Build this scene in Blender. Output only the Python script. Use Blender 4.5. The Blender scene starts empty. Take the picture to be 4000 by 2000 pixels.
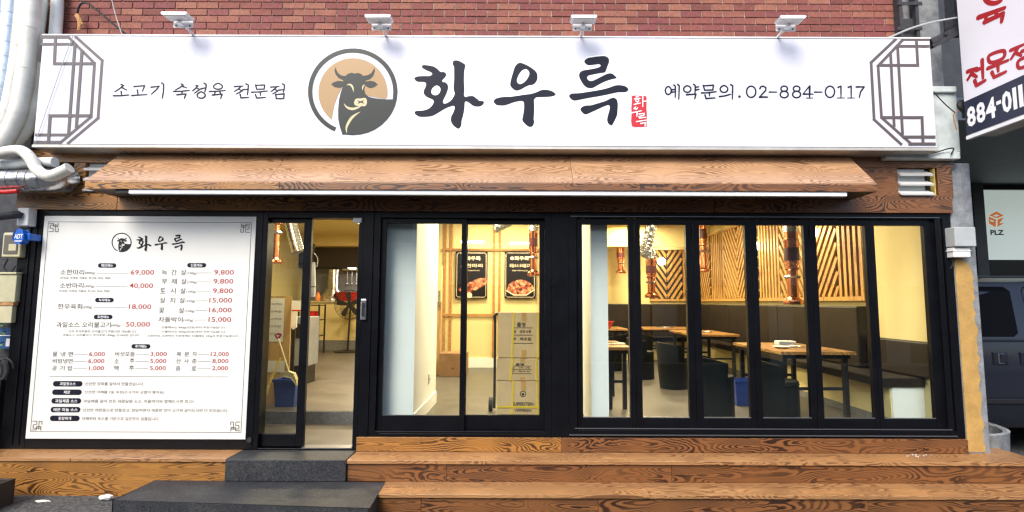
import bpy, math, random
from mathutils import Vector, Matrix
from mathutils.geometry import tessellate_polygon
random.seed(7)
R = math.radians
SC = bpy.context.scene
COL = SC.collection

# ------------------------------------------------------------------ camera, sky, sun, exposure
PITCH, ROLL = R(5.09), R(0.22)
FPX, CXP, CYP = 2021.0, 2040.0, 1000.0
CAMLOC = Vector((0.0, -4.7, 1.72))
cd = bpy.data.cameras.new('camera'); cam = bpy.data.objects.new('camera', cd); COL.objects.link(cam)
cd.sensor_width = 36; cd.lens = 36 * FPX / 4000; cd.shift_x = -(CXP - 2000) / 4000
cd.clip_start = 0.05; cd.clip_end = 500
cam.matrix_world = Matrix.Translation(CAMLOC) @ Matrix.Rotation(R(90) + PITCH, 4, 'X') @ Matrix.Rotation(ROLL, 4, 'Z')
SC.camera = cam

SUN_EL, SUN_AZ = R(44), R(208)          # azimuth clockwise from +Y
w = bpy.data.worlds.new('World'); SC.world = w; w.use_nodes = True
nt = w.node_tree; bg = nt.nodes['Background']
sky = nt.nodes.new('ShaderNodeTexSky'); sky.sky_type = 'NISHITA'; sky.sun_disc = False
sky.sun_elevation = SUN_EL; sky.sun_rotation = SUN_AZ; sky.air_density = 1.0; sky.dust_density = 2.5; sky.ozone_density = 0.6
nt.links.new(sky.outputs[0], bg.inputs[0]); bg.inputs[1].default_value = 0.15
sd = bpy.data.lights.new('sun', 'SUN'); sun = bpy.data.objects.new('sun', sd); COL.objects.link(sun)
sd.energy = 1.9; sd.angle = R(32); sd.color = (1.0, 0.95, 0.88)
sdir = Vector((math.sin(SUN_AZ) * math.cos(SUN_EL), math.cos(SUN_AZ) * math.cos(SUN_EL), math.sin(SUN_EL)))
sun.rotation_euler = sdir.to_track_quat('Z', 'Y').to_euler(); sun.location = (-6, -10, 14)
SC.view_settings.view_transform = 'Standard'; SC.view_settings.look = 'None'
SC.view_settings.gamma = 1.0; SC.view_settings.exposure = 0.88
SC.cycles.use_denoising = True; SC.cycles.filter_width = 1.35
SC.cycles.max_bounces = 10; SC.cycles.transparent_max_bounces = 16
SC.cycles.caustics_reflective = False; SC.cycles.caustics_refractive = False
SC.cycles.sample_clamp_indirect = 6

# ------------------------------------------------------------------ where a pixel of the 4000x2000 photograph meets a plane
_mr = cam.matrix_world.to_3x3()
_r, _u, _w = _mr @ Vector((1, 0, 0)), _mr @ Vector((0, 1, 0)), _mr @ Vector((0, 0, -1))
def ray(px, py): return _w + _r * ((px - CXP) / FPX) - _u * ((py - CYP) / FPX)
def P(px, py, Y): d = ray(px, py); return CAMLOC + d * ((Y - CAMLOC.y) / d.y)
def PZ(px, py, Z): d = ray(px, py); return CAMLOC + d * ((Z - CAMLOC.z) / d.z)
def PX(px, py, X): d = ray(px, py); return CAMLOC + d * ((X - CAMLOC.x) / d.x)
def XS(px, py, Y): return P(px, py, Y).x
def ZS(px, py, Y): return P(px, py, Y).z

class Plane:
    def __init__(s, o, u, v): s.o, s.u, s.v = Vector(o), Vector(u), Vector(v); s.n = s.u.cross(s.v)
    def px(s, x, y):
        d = ray(x, y); t = (s.o - CAMLOC).dot(s.n) / d.dot(s.n); q = CAMLOC + d * t - s.o
        return (q.dot(s.u), q.dot(s.v))
    def w(s, a, b, off=0.0): return s.o + s.u * a + s.v * b + s.n * off
def facade(Y): return Plane((0, Y, 0), (1, 0, 0), (0, 0, 1))

# ------------------------------------------------------------------ materials
MATS = {}
def nodes_of(name):
    m = bpy.data.materials.new(name); m.use_nodes = True; MATS[name] = m
    return m, m.node_tree.nodes, m.node_tree.links, m.node_tree.nodes['Principled BSDF']
def rgba(c): return (c[0], c[1], c[2], 1)
def M(name, col, rough=0.5, metal=0.0, var=0.0, vs=6.0, bump=0.0, bs=60.0, spec=0.5, coat=0.0, stretch=(1, 1, 1), rvar=0.0):
    m, N, L, b = nodes_of(name)
    b.inputs['Base Color'].default_value = rgba(col); b.inputs['Roughness'].default_value = rough
    b.inputs['Metallic'].default_value = metal; b.inputs['Specular IOR Level'].default_value = spec
    b.inputs['Coat Weight'].default_value = coat
    if var or bump or rvar:
        tc = N.new('ShaderNodeTexCoord'); mp = N.new('ShaderNodeMapping'); mp.inputs['Scale'].default_value = stretch
        L.new(tc.outputs['Object'], mp.inputs[0])
    if var or rvar:
        n = N.new('ShaderNodeTexNoise'); n.inputs['Scale'].default_value = vs; n.inputs['Detail'].default_value = 6; n.inputs['Roughness'].default_value = 0.62
        L.new(mp.outputs[0], n.inputs[0])
    if var:
        r = N.new('ShaderNodeValToRGB'); r.color_ramp.elements[0].position = 0.3; r.color_ramp.elements[1].position = 0.7
        r.color_ramp.elements[0].color = rgba([c * (1 - var) for c in col]); r.color_ramp.elements[1].color = rgba([min(1, c * (1 + var)) for c in col])
        L.new(n.outputs[0], r.inputs[0]); L.new(r.outputs[0], b.inputs['Base Color'])
    if rvar:
        mr = N.new('ShaderNodeMapRange'); mr.inputs[3].default_value = max(0.02, rough - rvar); mr.inputs[4].default_value = min(1, rough + rvar)
        L.new(n.outputs[0], mr.inputs[0]); L.new(mr.outputs[0], b.inputs['Roughness'])
    if bump:
        n2 = N.new('ShaderNodeTexNoise'); n2.inputs['Scale'].default_value = bs; n2.inputs['Detail'].default_value = 4; L.new(mp.outputs[0], n2.inputs[0])
        bp = N.new('ShaderNodeBump'); bp.inputs['Strength'].default_value = bump; bp.inputs['Distance'].default_value = 0.01
        L.new(n2.outputs[0], bp.inputs['Height']); L.new(bp.outputs[0], b.inputs['Normal'])
    return m
def emit(name, col, s):
    m, N, L, b = nodes_of(name); b.inputs['Base Color'].default_value = rgba(col)
    b.inputs['Emission Color'].default_value = rgba(col); b.inputs['Emission Strength'].default_value = s
    return m
def wood(name, light, mid, dark, rings=42.0, sx=0.85, sz=5.6, rough=0.4, line=0.44, bump=0.25, coat=0.25, axis='X', wig=0.022):
    """burnt pine: contour lines of stretched noise give the cathedral figure"""
    m, N, L, b = nodes_of(name)
    tc = N.new('ShaderNodeTexCoord'); oi = N.new('ShaderNodeObjectInfo')
    ml = N.new('ShaderNodeMath'); ml.operation = 'MULTIPLY'; ml.inputs[1].default_value = 53.0; L.new(oi.outputs['Random'], ml.inputs[0])
    add = N.new('ShaderNodeVectorMath'); L.new(tc.outputs['Object'], add.inputs[0]); L.new(ml.outputs[0], add.inputs[1])
    wg = N.new('ShaderNodeTexNoise'); wg.inputs['Scale'].default_value = 11.0; wg.inputs['Detail'].default_value = 3.0; L.new(add.outputs[0], wg.inputs[0])
    ws = N.new('ShaderNodeVectorMath'); ws.operation = 'SCALE'; ws.inputs['Scale'].default_value = wig; L.new(wg.outputs['Color'], ws.inputs[0])
    ad2 = N.new('ShaderNodeVectorMath'); L.new(add.outputs[0], ad2.inputs[0]); L.new(ws.outputs[0], ad2.inputs[1])
    mp = N.new('ShaderNodeMapping'); L.new(ad2.outputs[0], mp.inputs[0])
    mp.inputs['Scale'].default_value = {'X': (sx, sz, sz), 'Z': (sz, sz, sx), 'Y': (sz, sx, sz)}[axis]
    n = N.new('ShaderNodeTexNoise'); n.inputs['Scale'].default_value = 1.0; n.inputs['Detail'].default_value = 1.3; n.inputs['Distortion'].default_value = 0.3
    L.new(mp.outputs[0], n.inputs[0])
    mu = N.new('ShaderNodeMath'); mu.operation = 'MULTIPLY'; mu.inputs[1].default_value = rings * 6.283; L.new(n.outputs[0], mu.inputs[0])
    si = N.new('ShaderNodeMath'); si.operation = 'SINE'; L.new(mu.outputs[0], si.inputs[0])
    mr = N.new('ShaderNodeMapRange'); mr.inputs[1].default_value = -1; L.new(si.outputs[0], mr.inputs[0])
    # fibre
    mp2 = N.new('ShaderNodeMapping'); L.new(add.outputs[0], mp2.inputs[0])
    mp2.inputs['Scale'].default_value = {'X': (5, 130, 130), 'Z': (130, 130, 5), 'Y': (130, 5, 130)}[axis]
    f = N.new('ShaderNodeTexNoise'); f.inputs['Scale'].default_value = 1.0; f.inputs['Detail'].default_value = 3; L.new(mp2.outputs[0], f.inputs[0])
    # patchy strength of the burnt lines
    p = N.new('ShaderNodeTexNoise'); p.inputs['Scale'].default_value = 2.3; p.inputs['Detail'].default_value = 2; L.new(add.outputs[0], p.inputs[0])
    pr = N.new('ShaderNodeMapRange'); pr.inputs[1].default_value = 0.34; pr.inputs[2].default_value = 0.58; pr.inputs[3].default_value = 0.3; pr.inputs[4].default_value = 1.0
    L.new(p.outputs[0], pr.inputs[0])
    ramp = N.new('ShaderNodeValToRGB'); e = ramp.color_ramp
    e.elements[0].position = 0.0; e.elements[0].color = (0, 0, 0, 1); e.elements[1].position = 1.0; e.elements[1].color = (1, 1, 1, 1)
    x = e.elements.new(line); x.color = (0.12, 0.12, 0.12, 1)
    x = e.elements.new(min(0.97, line + 0.3)); x.color = (0.85, 0.85, 0.85, 1)
    L.new(mr.outputs[0], ramp.inputs[0])
    st = N.new('ShaderNodeMath'); st.operation = 'MULTIPLY'; L.new(ramp.outputs[0], st.inputs[0]); L.new(pr.outputs[0], st.inputs[1])
    mx = N.new('ShaderNodeMix'); mx.data_type = 'RGBA'; mx.inputs[6].default_value = rgba(light); mx.inputs[7].default_value = rgba(mid)
    L.new(f.outputs[0], mx.inputs[0])
    mx2 = N.new('ShaderNodeMix'); mx2.data_type = 'RGBA'; L.new(st.outputs[0], mx2.inputs[0]); L.new(mx.outputs[2], mx2.inputs[6]); mx2.inputs[7].default_value = rgba(dark)
    L.new(mx2.outputs[2], b.inputs['Base Color'])
    b.inputs['Roughness'].default_value = rough; b.inputs['Coat Weight'].default_value = coat; b.inputs['Coat Roughness'].default_value = 0.3
    bp = N.new('ShaderNodeBump'); bp.inputs['Strength'].default_value = bump; bp.inputs['Distance'].default_value = 0.004; bp.invert = True
    L.new(st.outputs[0], bp.inputs['Height']); L.new(bp.outputs[0], b.inputs['Normal'])
    return m
def brick_mat(name):
    m, N, L, b = nodes_of(name)
    oi = N.new('ShaderNodeObjectInfo'); gi = N.new('ShaderNodeNewGeometry')
    ad = N.new('ShaderNodeMath'); ad.operation = 'ADD'; L.new(oi.outputs['Random'], ad.inputs[0]); L.new(gi.outputs['Random Per Island'], ad.inputs[1])
    fr = N.new('ShaderNodeMath'); fr.operation = 'FRACT'; L.new(ad.outputs[0], fr.inputs[0])
    r = N.new('ShaderNodeValToRGB'); e = r.color_ramp
    e.elements[0].color = (0.16, 0.045, 0.038, 1); e.elements[1].color = (0.29, 0.115, 0.075, 1)
    for q, c in ((0.25, (0.22, 0.066, 0.05, 1)), (0.5, (0.19, 0.05, 0.05, 1)), (0.75, (0.25, 0.085, 0.06, 1))): e.elements.new(q).color = c
    L.new(fr.outputs[0], r.inputs[0])
    tc = N.new('ShaderNodeTexCoord'); n = N.new('ShaderNodeTexNoise'); n.inputs['Scale'].default_value = 45; n.inputs['Detail'].default_value = 5
    L.new(gi.outputs['Position'], n.inputs[0])
    mx = N.new('ShaderNodeMix'); mx.data_type = 'RGBA'; mx.blend_type = 'MULTIPLY'; mx.inputs[0].default_value = 0.55
    L.new(r.outputs[0], mx.inputs[6])
    g = N.new('ShaderNodeMapRange'); g.inputs[1].default_value = 0.3; g.inputs[2].default_value = 0.7; g.inputs[3].default_value = 0.45; g.inputs[4].default_value = 1.25; L.new(n.outputs[0], g.inputs[0])
    L.new(g.outputs[0], mx.inputs[7]); L.new(mx.outputs[2], b.inputs['Base Color']); b.inputs['Roughness'].default_value = 0.8
    bp = N.new('ShaderNodeBump'); bp.inputs['Strength'].default_value = 0.5; bp.inputs['Distance'].default_value = 0.006; L.new(n.outputs[0], bp.inputs['Height']); L.new(bp.outputs[0], b.inputs['Normal'])
    return m
def glass(name, tint=(0.93, 0.96, 0.95), rough=0.0):
    m = bpy.data.materials.new(name); m.use_nodes = True; MATS[name] = m
    N, L = m.node_tree.nodes, m.node_tree.links; N.clear()
    o = N.new('ShaderNodeOutputMaterial'); mx = N.new('ShaderNodeMixShader'); t = N.new('ShaderNodeBsdfTransparent'); g = N.new('ShaderNodeBsdfGlossy'); ge = N.new('ShaderNodeNewGeometry'); f = N.new('ShaderNodeMath')
    t.inputs[0].default_value = rgba(tint); g.inputs['Roughness'].default_value = rough; 
    # Schlick reflectance, the same from both sides of the pane
    dt = N.new('ShaderNodeVectorMath'); dt.operation = 'DOT_PRODUCT'; L.new(ge.outputs['Incoming'], dt.inputs[0]); L.new(ge.outputs['Normal'], dt.inputs[1])
    ab_ = N.new('ShaderNodeMath'); ab_.operation = 'ABSOLUTE'; L.new(dt.outputs['Value'], ab_.inputs[0])
    om = N.new('ShaderNodeMath'); om.operation = 'SUBTRACT'; om.inputs[0].default_value = 1.0; L.new(ab_.outputs[0], om.inputs[1])
    pw_ = N.new('ShaderNodeMath'); pw_.operation = 'POWER'; pw_.inputs[1].default_value = 5.0; L.new(om.outputs[0], pw_.inputs[0])
    f.operation = 'MULTIPLY_ADD'; f.inputs[1].default_value = 0.95; f.inputs[2].default_value = 0.05; L.new(pw_.outputs[0], f.inputs[0])
    L.new(f.outputs[0], mx.inputs[0]); L.new(t.outputs[0], mx.inputs[1]); L.new(g.outputs[0], mx.inputs[2]); L.new(mx.outputs[0], o.inputs[0])
    return m

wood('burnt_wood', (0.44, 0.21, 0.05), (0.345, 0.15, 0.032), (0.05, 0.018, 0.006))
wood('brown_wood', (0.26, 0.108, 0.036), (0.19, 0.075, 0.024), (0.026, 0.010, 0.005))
wood('awning_wood', (0.50, 0.30, 0.165), (0.43, 0.245, 0.125), (0.20, 0.10, 0.05), rings=40, rough=0.22, bump=0.1, coat=0.5, line=0.46)
wood('tread_wood', (0.45, 0.245, 0.105), (0.37, 0.185, 0.07), (0.15, 0.065, 0.025), rings=40, line=0.5)
wood('pine_slat', (0.60, 0.36, 0.11), (0.50, 0.27, 0.075), (0.24, 0.11, 0.03), rings=9, sx=0.8, sz=14, line=0.65, rough=0.5, coat=0, axis='Z')
wood('table_wood', (0.50, 0.27, 0.085), (0.40, 0.20, 0.06), (0.15, 0.06, 0.02), rings=16, sx=0.8, sz=8.0, rough=0.35, axis='Y')
wood('tan_board', (0.62, 0.40, 0.16), (0.55, 0.34, 0.125), (0.42, 0.25, 0.09), rings=6, sx=0.6, sz=4.0, rough=0.5, bump=0.03, coat=0, axis='Z')
M('black_frame', (0.0045, 0.005, 0.007), 0.3, 0.0, var=0.25, vs=5, spec=0.2, rvar=0.07)
M('track_metal', (0.30, 0.31, 0.33), 0.35, 0.9)
M('backing_dark', (0.02, 0.02, 0.022), 0.7)
brick_mat('brick')
M('mortar', (0.52, 0.45, 0.39), 0.95, var=0.35, vs=14, bump=0.6, bs=120)
M('sign_white', (0.65, 0.665, 0.76), 0.3, var=0.025, vs=0.9, spec=0.45, bump=0.35, bs=1.6)
M('sign_edge', (0.52, 0.51, 0.48), 0.4, 0.3, var=0.15)
M('ink_navy', (0.008, 0.011, 0.024), 0.5, spec=0.2)
M('ink_dark', (0.018, 0.018, 0.022), 0.6, spec=0.2)
M('ink_grey', (0.10, 0.095, 0.09), 0.6)
M('ink_red', (0.38, 0.012, 0.018), 0.55)
M('halo_white', (0.88, 0.88, 0.9), 0.4)
M('motif_brown', (0.10, 0.082, 0.088), 0.45)
M('emblem_dark', (0.026, 0.032, 0.029), 0.3, spec=0.3)
M('emblem_tan', (0.35, 0.21, 0.08), 0.35)
M('emblem_cream', (0.55, 0.48, 0.27), 0.35)
M('seal_red', (0.52, 0.012, 0.022), 0.4)
M('menu_white', (0.78, 0.78, 0.74), 0.42, var=0.015, vs=2)
def granite():
    m, N, L, b_ = nodes_of('black_granite'); tc = N.new('ShaderNodeTexCoord')
    sp = N.new('ShaderNodeTexNoise'); sp.inputs['Scale'].default_value = 90; sp.inputs['Detail'].default_value = 3; L.new(tc.outputs['Object'], sp.inputs[0])
    r = N.new('ShaderNodeValToRGB'); e = r.color_ramp; e.elements[0].position = 0.35; e.elements[0].color = (0.008, 0.0095, 0.013, 1); e.elements[1].position = 0.75; e.elements[1].color = (0.05, 0.054, 0.062, 1); L.new(sp.outputs[0], r.inputs[0])
    du = N.new('ShaderNodeTexNoise'); du.inputs['Scale'].default_value = 3.4; du.inputs['Detail'].default_value = 7; du.inputs['Roughness'].default_value = 0.7; L.new(tc.outputs['Object'], du.inputs[0])
    dr_ = N.new('ShaderNodeMapRange'); dr_.inputs[1].default_value = 0.5; dr_.inputs[2].default_value = 0.75; dr_.inputs[4].default_value = 0.4; L.new(du.outputs[0], dr_.inputs[0])
    mx = N.new('ShaderNodeMix'); mx.data_type = 'RGBA'; L.new(dr_.outputs[0], mx.inputs[0]); L.new(r.outputs[0], mx.inputs[6]); mx.inputs[7].default_value = (0.12, 0.12, 0.118, 1); L.new(mx.outputs[2], b_.inputs['Base Color'])
    rr = N.new('ShaderNodeMapRange'); rr.inputs[3].default_value = 0.38; rr.inputs[4].default_value = 0.8; L.new(du.outputs[0], rr.inputs[0]); L.new(rr.outputs[0], b_.inputs['Roughness'])
    bp = N.new('ShaderNodeBump'); bp.inputs['Strength'].default_value = 0.5; bp.inputs['Distance'].default_value = 0.008; L.new(sp.outputs[0], bp.inputs['Height']); L.new(bp.outputs[0], b_.inputs['Normal'])
granite()
M('asphalt', (0.075, 0.075, 0.076), 0.9, var=0.85, vs=42, bump=1.0, bs=90)
M('concrete', (0.22, 0.235, 0.25), 0.85, var=0.4, vs=9, bump=0.6, bs=60)
M('pale_paint', (0.50, 0.56, 0.56), 0.7, var=0.25, vs=5, bump=0.3, bs=20)
M('yellow_paint', (0.47, 0.285, 0.085), 0.75, var=0.22, vs=7, bump=0.35, bs=50)
M('cream_wrap', (0.77, 0.76, 0.69), 0.55, var=0.14, vs=7, bump=0.25, bs=18)
M('white_wrap', (0.72, 0.74, 0.72), 0.5, var=0.1, vs=8, bump=0.25, bs=18)
M('silver_duct', (0.62, 0.64, 0.66), 0.25, 0.95, var=0.15, vs=14, bump=0.3, bs=22)
M('steel', (0.55, 0.56, 0.58), 0.28, 1.0, rvar=0.1)
M('copper', (0.62, 0.235, 0.11), 0.22, 1.0, var=0.15, vs=10, rvar=0.08)
M('dark_red', (0.09, 0.018, 0.012), 0.35)
M('white_metal', (0.84, 0.86, 0.88), 0.35, var=0.05)
M('white_plastic', (0.76, 0.77, 0.76), 0.4)
M('grey_plastic', (0.42, 0.45, 0.46), 0.5, var=0.1)
M('beige_plastic', (0.50, 0.47, 0.30), 0.5, var=0.15)
M('black_plastic', (0.014, 0.014, 0.016), 0.4)
M('black_rubber', (0.015, 0.015, 0.016), 0.7)
M('alarm_blue', (0.01, 0.11, 0.50), 0.3)
M('bin_blue', (0.02, 0.055, 0.27), 0.45, var=0.1)
M('red_plastic', (0.55, 0.02, 0.018), 0.35)
M('rust', (0.40, 0.21, 0.08), 0.8, var=0.5, vs=30)
M('iron', (0.035, 0.038, 0.045), 0.55, 0.2, var=0.4, vs=18, bump=0.3)
M('cream_wall', (0.72, 0.61, 0.29), 0.75, var=0.02)
M('white_wall', (0.86, 0.88, 0.85), 0.7, var=0.03, vs=3)
M('ceiling_cream', (0.72, 0.60, 0.27), 0.8)
M('int_floor', (0.098, 0.088, 0.072), 0.42, var=0.22, vs=3, rvar=0.12, bump=0.05, bs=9)
M('grey_stone', (0.17, 0.17, 0.17), 0.6, var=0.3, vs=30)
M('bench_brown', (0.02, 0.0145, 0.011), 0.45, var=0.2, spec=0.3)
M('chair_dark', (0.004, 0.006, 0.006), 0.5, var=0.2, spec=0.2)
M('leg_black', (0.012, 0.012, 0.013), 0.4)
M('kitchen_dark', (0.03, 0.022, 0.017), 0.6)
M('kitchen_grey', (0.22, 0.24, 0.26), 0.5, var=0.15)
M('cardboard', (0.56, 0.385, 0.19), 0.8, var=0.08, vs=6)
M('cardboard_dark', (0.26, 0.145, 0.065), 0.8, var=0.12)
M('tape', (0.50, 0.29, 0.09), 0.3)
M('strap_yellow', (0.72, 0.50, 0.03), 0.35)
M('poster_black', (0.008, 0.006, 0.006), 0.6, spec=0.15)
def meat():
    m, N, L, b_ = nodes_of('meat_red'); tc = N.new('ShaderNodeTexCoord'); v = N.new('ShaderNodeTexVoronoi'); v.inputs['Scale'].default_value = 26; L.new(tc.outputs['Object'], v.inputs[0])
    r = N.new('ShaderNodeValToRGB'); e = r.color_ramp; e.elements[0].color = (0.02, 0.006, 0.003, 1); e.elements[1].color = (0.62, 0.36, 0.2, 1)
    for q, c in ((0.2, (0.16, 0.025, 0.012, 1)), (0.45, (0.36, 0.06, 0.03, 1)), (0.7, (0.48, 0.16, 0.07, 1))): e.elements.new(q).color = c
    sp = N.new('ShaderNodeSeparateColor'); L.new(v.outputs['Color'], sp.inputs[0]); L.new(sp.outputs[0], r.inputs[0]); L.new(r.outputs[0], b_.inputs['Base Color']); b_.inputs['Roughness'].default_value = 0.45
meat()
M('plate_cream', (0.72, 0.6, 0.42), 0.4)
M('batten', (0.40, 0.19, 0.055), 0.6, var=0.4, vs=30)
M('paper', (0.74, 0.71, 0.62), 0.8, var=0.04)
M('straw', (0.62, 0.48, 0.13), 0.8, var=0.3, vs=40)
M('pan_cream', (0.70, 0.60, 0.30), 0.5)
M('pink', (0.36, 0.05, 0.12), 0.5)
M('van_paint', (0.018, 0.022, 0.036), 0.3, 0.3, coat=0.5, spec=0.4)
M('van_glass', (0.003, 0.003, 0.004), 0.3, spec=0.06)
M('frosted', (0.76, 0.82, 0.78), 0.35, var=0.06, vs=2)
MATS['frosted'].node_tree.nodes['Principled BSDF'].inputs['Emission Color'].default_value = (0.80, 0.92, 0.84, 1)      # faint glow added so the pane reads pale in its shaded bay
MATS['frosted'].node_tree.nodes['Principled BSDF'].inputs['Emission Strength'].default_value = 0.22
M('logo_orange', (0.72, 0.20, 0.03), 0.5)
MATS['logo_orange'].node_tree.nodes['Principled BSDF'].inputs['Emission Color'].default_value = (0.9, 0.25, 0.04, 1)    # glow added to the print so it stays orange in the shade
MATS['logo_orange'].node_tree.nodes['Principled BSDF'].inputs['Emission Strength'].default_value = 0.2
M('dark_cladding', (0.035, 0.035, 0.04), 0.45, var=0.3)
M('soffit', (0.24, 0.27, 0.30), 0.6, var=0.08)
M('banner', (0.78, 0.77, 0.83), 0.4)
M('banner_navy', (0.014, 0.018, 0.045), 0.4)
M('opp_wall', (0.50, 0.48, 0.45), 0.8, var=0.1)
M('opp_glass', (0.03, 0.04, 0.05), 0.08)
M('opp_sign', (0.58, 0.67, 0.74), 0.5)
M('opp_letters', (0.02, 0.10, 0.28), 0.5)
M('leaf', (0.06, 0.13, 0.035), 0.5, var=0.5, vs=25)
M('pot', (0.10, 0.035, 0.02), 0.6)
M('meter_window', (0.14, 0.13, 0.11), 0.2)
M('street_blue', (0.02, 0.09, 0.24), 0.45)
emit('lamp_glow', (1.0, 0.90, 0.66), 9.0)
emit('panel_glow', (1.0, 0.86, 0.58), 5.0)
emit('tube_glow', (1.0, 0.93, 0.74), 9.0)
glass('clear_glass'); glass('plastic_wrap', (0.8, 0.82, 0.84), 0.2)

# ------------------------------------------------------------------ mesh helpers
class MB:
    def __init__(s): s.v, s.f = [], []
    def add(s, vs, fs):
        k = len(s.v); s.v += [tuple(p) for p in vs]; s.f += [tuple(i + k for i in f) for f in fs]; return s
    def box(s, x0, x1, y0, y1, z0, z1):
        x0, x1 = sorted((x0, x1)); y0, y1 = sorted((y0, y1)); z0, z1 = sorted((z0, z1))
        return s.add([(x0, y0, z0), (x1, y0, z0), (x1, y1, z0), (x0, y1, z0), (x0, y0, z1), (x1, y0, z1), (x1, y1, z1), (x0, y1, z1)],
                     [(0, 3, 2, 1), (4, 5, 6, 7), (0, 1, 5, 4), (1, 2, 6, 5), (2, 3, 7, 6), (3, 0, 4, 7)])
    def bar(s, a, b, w, h, up=(0, 0, 1)):
        a, b = Vector(a), Vector(b); d = (b - a).normalized(); sd = d.cross(Vector(up))
        if sd.length < 1e-4: sd = Vector((1, 0, 0))
        sd.normalize(); u = sd.cross(d)
        vs = [p + sd * (w / 2 * i) + u * (h / 2 * j) for p in (a, b) for i, j in ((-1, -1), (1, -1), (1, 1), (-1, 1))]
        return s.add(vs, [(0, 1, 2, 3), (7, 6, 5, 4), (0, 4, 5, 1), (1, 5, 6, 2), (2, 6, 7, 3), (3, 7, 4, 0)])
    def prism(s, poly, lo, hi, fn):
        """poly: 2D points; fn(a, b, h) -> 3D"""
        n = len(poly); vs = [fn(a, b, lo) for a, b in poly] + [fn(a, b, hi) for a, b in poly]
        tri = tessellate_polygon([[Vector((a, b, 0)) for a, b in poly]])
        fs = [tuple(t) for t in tri] + [tuple(i + n for i in reversed(t)) for t in tri]
        fs += [(i, (i + 1) % n, (i + 1) % n + n, i + n) for i in range(n)]
        return s.add(vs, fs)
    def tube(s, pts, r, n=10, caps=True, smooth=4):
        pts = [Vector(p) for p in pts]
        if smooth and len(pts) > 2: pts = crom3(pts, smooth)
        rr = r if callable(r) else (lambda t: r)
        rings = []; prev = None
        for i, p in enumerate(pts):
            d = (pts[min(i + 1, len(pts) - 1)] - pts[max(i - 1, 0)]).normalized()
            if prev is None:
                a = d.orthogonal().normalized()
            else:
                a = (prev - d * prev.dot(d)); a = a.normalized() if a.length > 1e-6 else d.orthogonal().normalized()
            prev = a; b2 = d.cross(a); q = rr(i / max(1, len(pts) - 1))
            rings.append([p + (a * math.cos(2 * math.pi * k / n) + b2 * math.sin(2 * math.pi * k / n)) * q for k in range(n)])
        vs = [v for g in rings for v in g]; fs = []
        for i in range(len(rings) - 1):
            for k in range(n): fs.append((i * n + k, i * n + (k + 1) % n, (i + 1) * n + (k + 1) % n, (i + 1) * n + k))
        if caps: fs.append(tuple(reversed(range(n)))); fs.append(tuple(range((len(rings) - 1) * n, len(rings) * n)))
        return s.add(vs, fs)
    def lathe(s, prof, c=(0, 0, 0), n=20, mat=None, cap=True):
        """prof: (radius, height) pairs round Z at c"""
        mt = Matrix.Translation(c) @ (mat or Matrix())
        vs = [mt @ Vector((r * math.cos(2 * math.pi * k / n), r * math.sin(2 * math.pi * k / n), z)) for r, z in prof for k in range(n)]
        fs = []
        for i in range(len(prof) - 1):
            for k in range(n): fs.append((i * n + k, i * n + (k + 1) % n, (i + 1) * n + (k + 1) % n, (i + 1) * n + k))
        if cap: fs.append(tuple(reversed(range(n)))); fs.append(tuple(range((len(prof) - 1) * n, len(prof) * n)))
        return s.add(vs, fs)
    def sphere(s, c, r, n=16, m=10):
        return s.lathe([(max(1e-4, r * math.sin(math.pi * i / m)), -r * math.cos(math.pi * i / m)) for i in range(m + 1)], c, n, None, False)
    def face(s, pl, loops, off):
        """filled flat shape with holes on a plane, loops in plane units"""
        tri = tessellate_polygon([[Vector((a, b, 0)) for a, b in lp] for lp in loops])
        flat = [q for lp in loops for q in lp]
        fs = []
        for t in tri:
            a, b, c = (flat[i] for i in t)
            ar = (b[0] - a[0]) * (c[1] - a[1]) - (b[1] - a[1]) * (c[0] - a[0])
            fs.append(tuple(t) if ar > 0 else tuple(reversed(t)))
        return s.add([pl.w(a, b, off) for a, b in flat], fs)
    def ribbon(s, pl, pts, wd, off, closed=False, taper=None):
        """flat line of width wd (m) along pts (plane units)"""
        n = len(pts); L_, R_ = [], []
        for i in range(n):
            a = pts[(i - 1) % n] if (closed or i > 0) else pts[i]; b = pts[(i + 1) % n] if (closed or i < n - 1) else pts[i]
            dx, dy = b[0] - a[0], b[1] - a[1]; l = math.hypot(dx, dy) or 1e-9; nx, ny = -dy / l, dx / l
            q = wd / 2 * (taper(i / max(1, n - 1)) if taper else 1)
            L_.append((pts[i][0] + nx * q, pts[i][1] + ny * q)); R_.append((pts[i][0] - nx * q, pts[i][1] - ny * q))
        vs = [pl.w(a, b, off) for a, b in L_] + [pl.w(a, b, off) for a, b in R_]
        m = n if closed else n - 1
        return s.add(vs, [(n + i, n + (i + 1) % n, (i + 1) % n, i) for i in range(m)])
    def disc(s, pl, c, r, off, n=12):
        return s.add([pl.w(c[0] + r * math.cos(2 * math.pi * k / n), c[1] + r * math.sin(2 * math.pi * k / n), off) for k in range(n)], [tuple(range(n))])
def crom3(p, k):
    out = []
    for i in range(len(p) - 1):
        a, b, c, d = p[max(i - 1, 0)], p[i], p[i + 1], p[min(i + 2, len(p) - 1)]
        for j in range(k):
            t = j / k; out.append(0.5 * ((2 * b) + (c - a) * t + (2 * a - 5 * b + 4 * c - d) * t * t + (3 * b - a - 3 * c + d) * t ** 3))
    return out + [p[-1]]
def crom2(p, k=4, closed=True):
    q = [Vector((a, b, 0)) for a, b in p]
    if closed:
        n = len(q); out = []
        for i in range(n):
            a, b, c, d = q[i - 1], q[i], q[(i + 1) % n], q[(i + 2) % n]
            for j in range(k):
                t = j / k; v = 0.5 * ((2 * b) + (c - a) * t + (2 * a - 5 * b + 4 * c - d) * t * t + (3 * b - a - 3 * c + d) * t ** 3); out.append((v.x, v.y))
        return out
    return [(v.x, v.y) for v in crom3(q, k)]

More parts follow.
